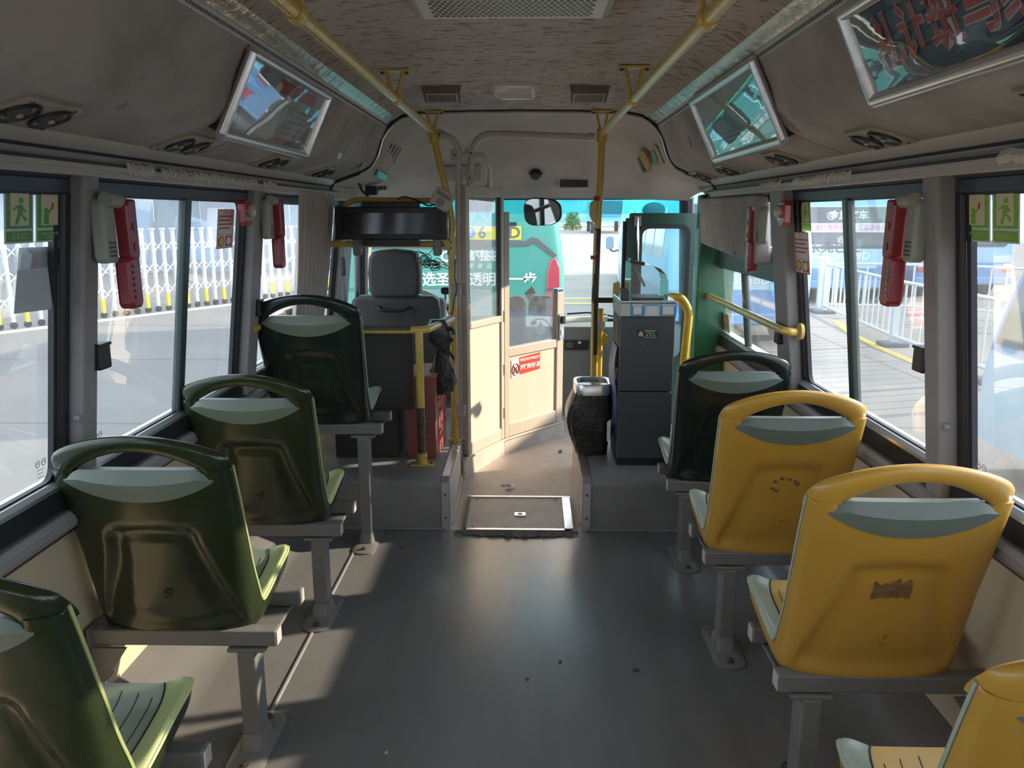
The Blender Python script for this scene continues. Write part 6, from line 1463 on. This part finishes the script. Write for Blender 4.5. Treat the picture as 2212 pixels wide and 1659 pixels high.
# roundel on the tinted band, blue bus far ahead, wall and bush
c, = [Vector(wsp(.555, 1.455))]; c = pplane(1412, 452, Vector((0, 5.22, 1.46)), Vector((0, -1, -.24)).normalized())
o = MB().prism([c+Vector((.075*math.cos(t*PI/10), -.012, .05*math.sin(t*PI/10)-.005)) for t in range(20)], (0, .003, 0)).build('round_sticker', mat('roundel_teal', (.03, .30, .33), .5), None, smooth=False); tag(o, 'round teal sticker at the top right of the windscreen', 'sticker')
far, _ = bus('blue_bus', 'small-looking blue bus far ahead across the yard', 4.4, 6.7, 55, 6, (M_bl1, M_bl2, M_bl2), z0=.45, z1=2.6)
far.location.z = .08
b = MB(); 
wallf = thing('yard_wall', 'low white boundary wall far ahead behind the bush', 'wall', (4, 72, .2)); MB().box((-2, 72, .2), (30, 72.3, 3.2)).build('wall_face', mat('wall_dirty_white', (.55, .55, .53), .9, noise=(.6, .2)), wallf, smooth=False); MB().box((-2, 71.95, 3.2), (30, 72.35, 3.4)).build('coping', M_pillar, wallf, smooth=False)
bu = thing('bush', 'small green bush growing by the far wall', 'bush', pz(1237, 493, GZ)+Vector((0, 0, 0)))
c = Vector((py(1237, 470, 62).x, 62, .17)); rg = random.Random(11); bu.location = c
M_leaf = [mat('leaf_%d' % i, k, .6) for i, k in enumerate(((.14, .24, .05), (.20, .30, .07), (.30, .30, .08)))]
for i in range(3):
    b = MB()
    for k in range(260):
        a_ = rg.uniform(0, 2*PI); h = rg.random(); rad = .75*math.sqrt(rg.random())*(1-.45*h); p = c+Vector((rad*math.cos(a_), rad*math.sin(a_), .05+h*1.3)); u = Vector((rg.uniform(-1, 1), rg.uniform(-1, 1), rg.uniform(-.6, .6))).normalized()*.12; v = u.cross(Vector((rg.uniform(-1, 1), rg.uniform(-1, 1), 1))).normalized()*.06
        b.face([p-u, p-v, p+u, p+v])
    b.build('foliage', M_leaf[i], bu, smooth=False)['kind'] = 'stuff'
MB().tube([c, c+Vector((.03, 0, .5)), c+Vector((0, .05, 1.2))], [.04, .03, .012], 8).build('stem', M_brown, bu)
# blue buses on the right
def btext(root, ryf, t_, size, u, v, Y, m, sx=1.0): p = py(u, v, Y); text(t_, size, m, (p.x, ryf(p.z)-.014, p.z), (1, 0, 0), (0, 0, 1), root, sx=sx, bold=.004)
YB = 12.2
bx0 = py(1438, 600, YB).x; b1, r1_ = bus('blue_bus', 'sky blue bus seen through the small right window, number ending 558D', bx0, bx0+2.25, YB, 6.5, (M_bl1, M_bl2, M_bl2), group='blue buses parked on the right')
p0, p1 = py(1540, 566, YB), py(1660, 626, YB); MB().box((p0.x, YB-.008, p1.z), (p1.x, YB-.002, p0.z)).build('pale_panel', M_bl3, b1, smooth=False)
btext(b1, r1_, '东莞巴士', .19, 1590, 577, YB, M_num, 1.3); btext(b1, r1_, '粤S13558D', .20, 1592, 605, YB, M_aw, 1.1)
YA = 18.4
ax0 = py(1712, 560, YA).x; b2, r2_ = bus('blue_bus', 'sky blue bus behind the white fence with banner below its rear window', ax0, ax0+2.4, YA, 6.5, (M_bl1, M_bl2, M_bl2), group='blue buses parked on the right')
p0, p1 = py(1750, 528, YA), py(1893, 580, YA); MB().box((p0.x, r2_(.5)-.008, p1.z), (p1.x, r2_(.5)-.002, p0.z)).build('pale_panel', mat('panel_cyan', (.36, .62, .74), .4), b2, smooth=False)
btext(b2, r2_, '东莞巴士', .26, 1802, 536, YA, M_num, 1.2); btext(b2, r2_, '粤S26879D', .24, 1818, 554, YA, M_aw, 1.15); btext(b2, r2_, '金旅客车', .22, 1835, 466, YA, M_aw, 1.0)
p0, p1 = py(1725, 482, YA), py(1912, 502, YA); MB().box((p0.x, r2_(1.1)-.03, p1.z), (p1.x, r2_(1.1)-.02, p0.z)).build('banner', mat('banner_pale', (.66, .62, .68), .5), b2, smooth=False)
text('我是一盏灯 既照亮他人 又温暖自己', .15, mat('banner_pink', (.50, .14, .36), .5), ((p0.x+p1.x)/2, r2_(1.1)-.032, (p0.z+p1.z)/2), (1, 0, 0), (0, 0, 1), b2, sx=.86)
for (u, v, rad) in ((1797, 466, .085), (1816, 518, .065)):
    c = py(u, v, YA); c.y = r2_(c.z)-.02; MB().tube([c+Vector((rad*1.1*math.cos(t*PI/8), 0, rad*math.sin(t*PI/8))) for t in range(16)], .010, 5, closed=True).build('badge_ring', M_aw, b2)
    for k in range(2): MB().tube([c+Vector((-rad*.75, 0, -rad*.45+k*rad*.5)), c+Vector((0, 0, k*rad*.5)), c+Vector((rad*.75, 0, -rad*.45+k*rad*.5))], .008, 5).build('badge_chevron', M_aw, b2)
cx0 = py(1955, 560, 20).x; b3, r3_ = bus('blue_bus', 'sky blue bus farther right behind the fence, partly hidden by the pillar', cx0, cx0+2.4, 19.5, 6.5, (M_bl1, M_bl2, M_bl3), group='blue buses parked on the right')
# nearest bus on the far right, slanted screen towards us
r = thing('blue_bus', 'pale blue bus close outside the right window at the frame edge', 'bus', (5.0, 5.2, GZ), 'blue buses parked on the right')
def prof_x(z): return 3.62+.0*z+(.28*max(0, z-.15)**1.3)
rows = []
for z in (-.35, -.1, .15, .35, .6, .9, 1.2, 1.6, 1.95, 2.1):
    x = prof_x(z); rows.append([(x+.9, 4.10, z), (x+.25, 4.15, z), (x+.05, 4.30, z), (x, 4.65, z), (x, 5.95, z), (x+.06, 6.25, z), (x+.9, 6.40, z), (9.0, 6.40, z), (9.0, 4.10, z)])
b = MB(); b.grid(rows[:4], close_u=True); b.face(rows[0]); b.build('lower_body', M_bl3, r, angle=40)
b = MB(); b.grid(rows[3:], close_u=True); b.face(rows[-1]); b.build('upper_body', M_bl2, r, angle=40)
b = MB(); b.grid([[(prof_x(z)-.012, y, z) for y in (4.47, 6.10)] for z in (.42, .7, 1.0, 1.4, 1.75)]); b.build('windscreen', M_bwin, r)
b = MB(); b.grid([[(prof_x(z)+.35+k*1.1, 4.088, z) for k in (0, 1)] for z in (.45, .9, 1.4)]); b.build('side_window', M_bwin, r)
for x in (4.6, 7.8):
    w_ = MB().cyl((x, 4.13, GZ+.4), (x, 4.35, GZ+.4), .40, 24).build('wheel', M_tyre, r)
# ---------------------------------------------------------------- white fences
M_fen = mat('fence_white', (.66, .70, .73), .4); M_foot = mat('fence_foot', (.10, .12, .15), .7)
def fence(label, pts, h=1.08, n_=13):
    pts = [Vector((p[0], p[1], GZ)) for p in pts]; r = thing('railing_fence', label, 'fence', pts[0], 'white railings in the yard')
    for p in pts:
        MB().box((p.x-.05, p.y-.05, GZ), (p.x+.05, p.y+.05, GZ+h+.04)).build('post', M_fen, r, smooth=False, bevel=.008); b = MB(); b.tube([p+Vector((0, 0, h+.04)), p+Vector((0, 0, h+.06)), p+Vector((0, 0, h+.10))], [.075, .075, .01], 4); b.build('post_cap', M_fen, r, smooth=False)
        MB().box((p.x-.20, p.y-.16, GZ), (p.x+.20, p.y+.16, GZ+.07)).build('foot', M_foot, r, smooth=False, bevel=.02)
    for a_, c_ in zip(pts, pts[1:]):
        for z in (.16, h-.06): MB().tube([a_+Vector((0, 0, z)), c_+Vector((0, 0, z))], .028, 6).build('rail', M_fen, r)
        m_ = max(3, int((c_-a_).length/.27))
        for k in range(1, m_): p = a_.lerp(c_, k/m_); MB().cyl(p+Vector((0, 0, .16)), p+Vector((0, 0, h-.06)), .017, 6).build('baluster', M_fen, r)
fence('white post-and-bar railing running along the yellow line outside the right windows', ((6.25, 16.6), (5.80, 12.4), (5.75, 9.6), (5.70, 8.5)))
fence('second white railing standing farther out on the right beyond the first one', ((6.25, 16.9), (8.6, 16.4), (10.2, 14.4), (11.0, 11.5)))
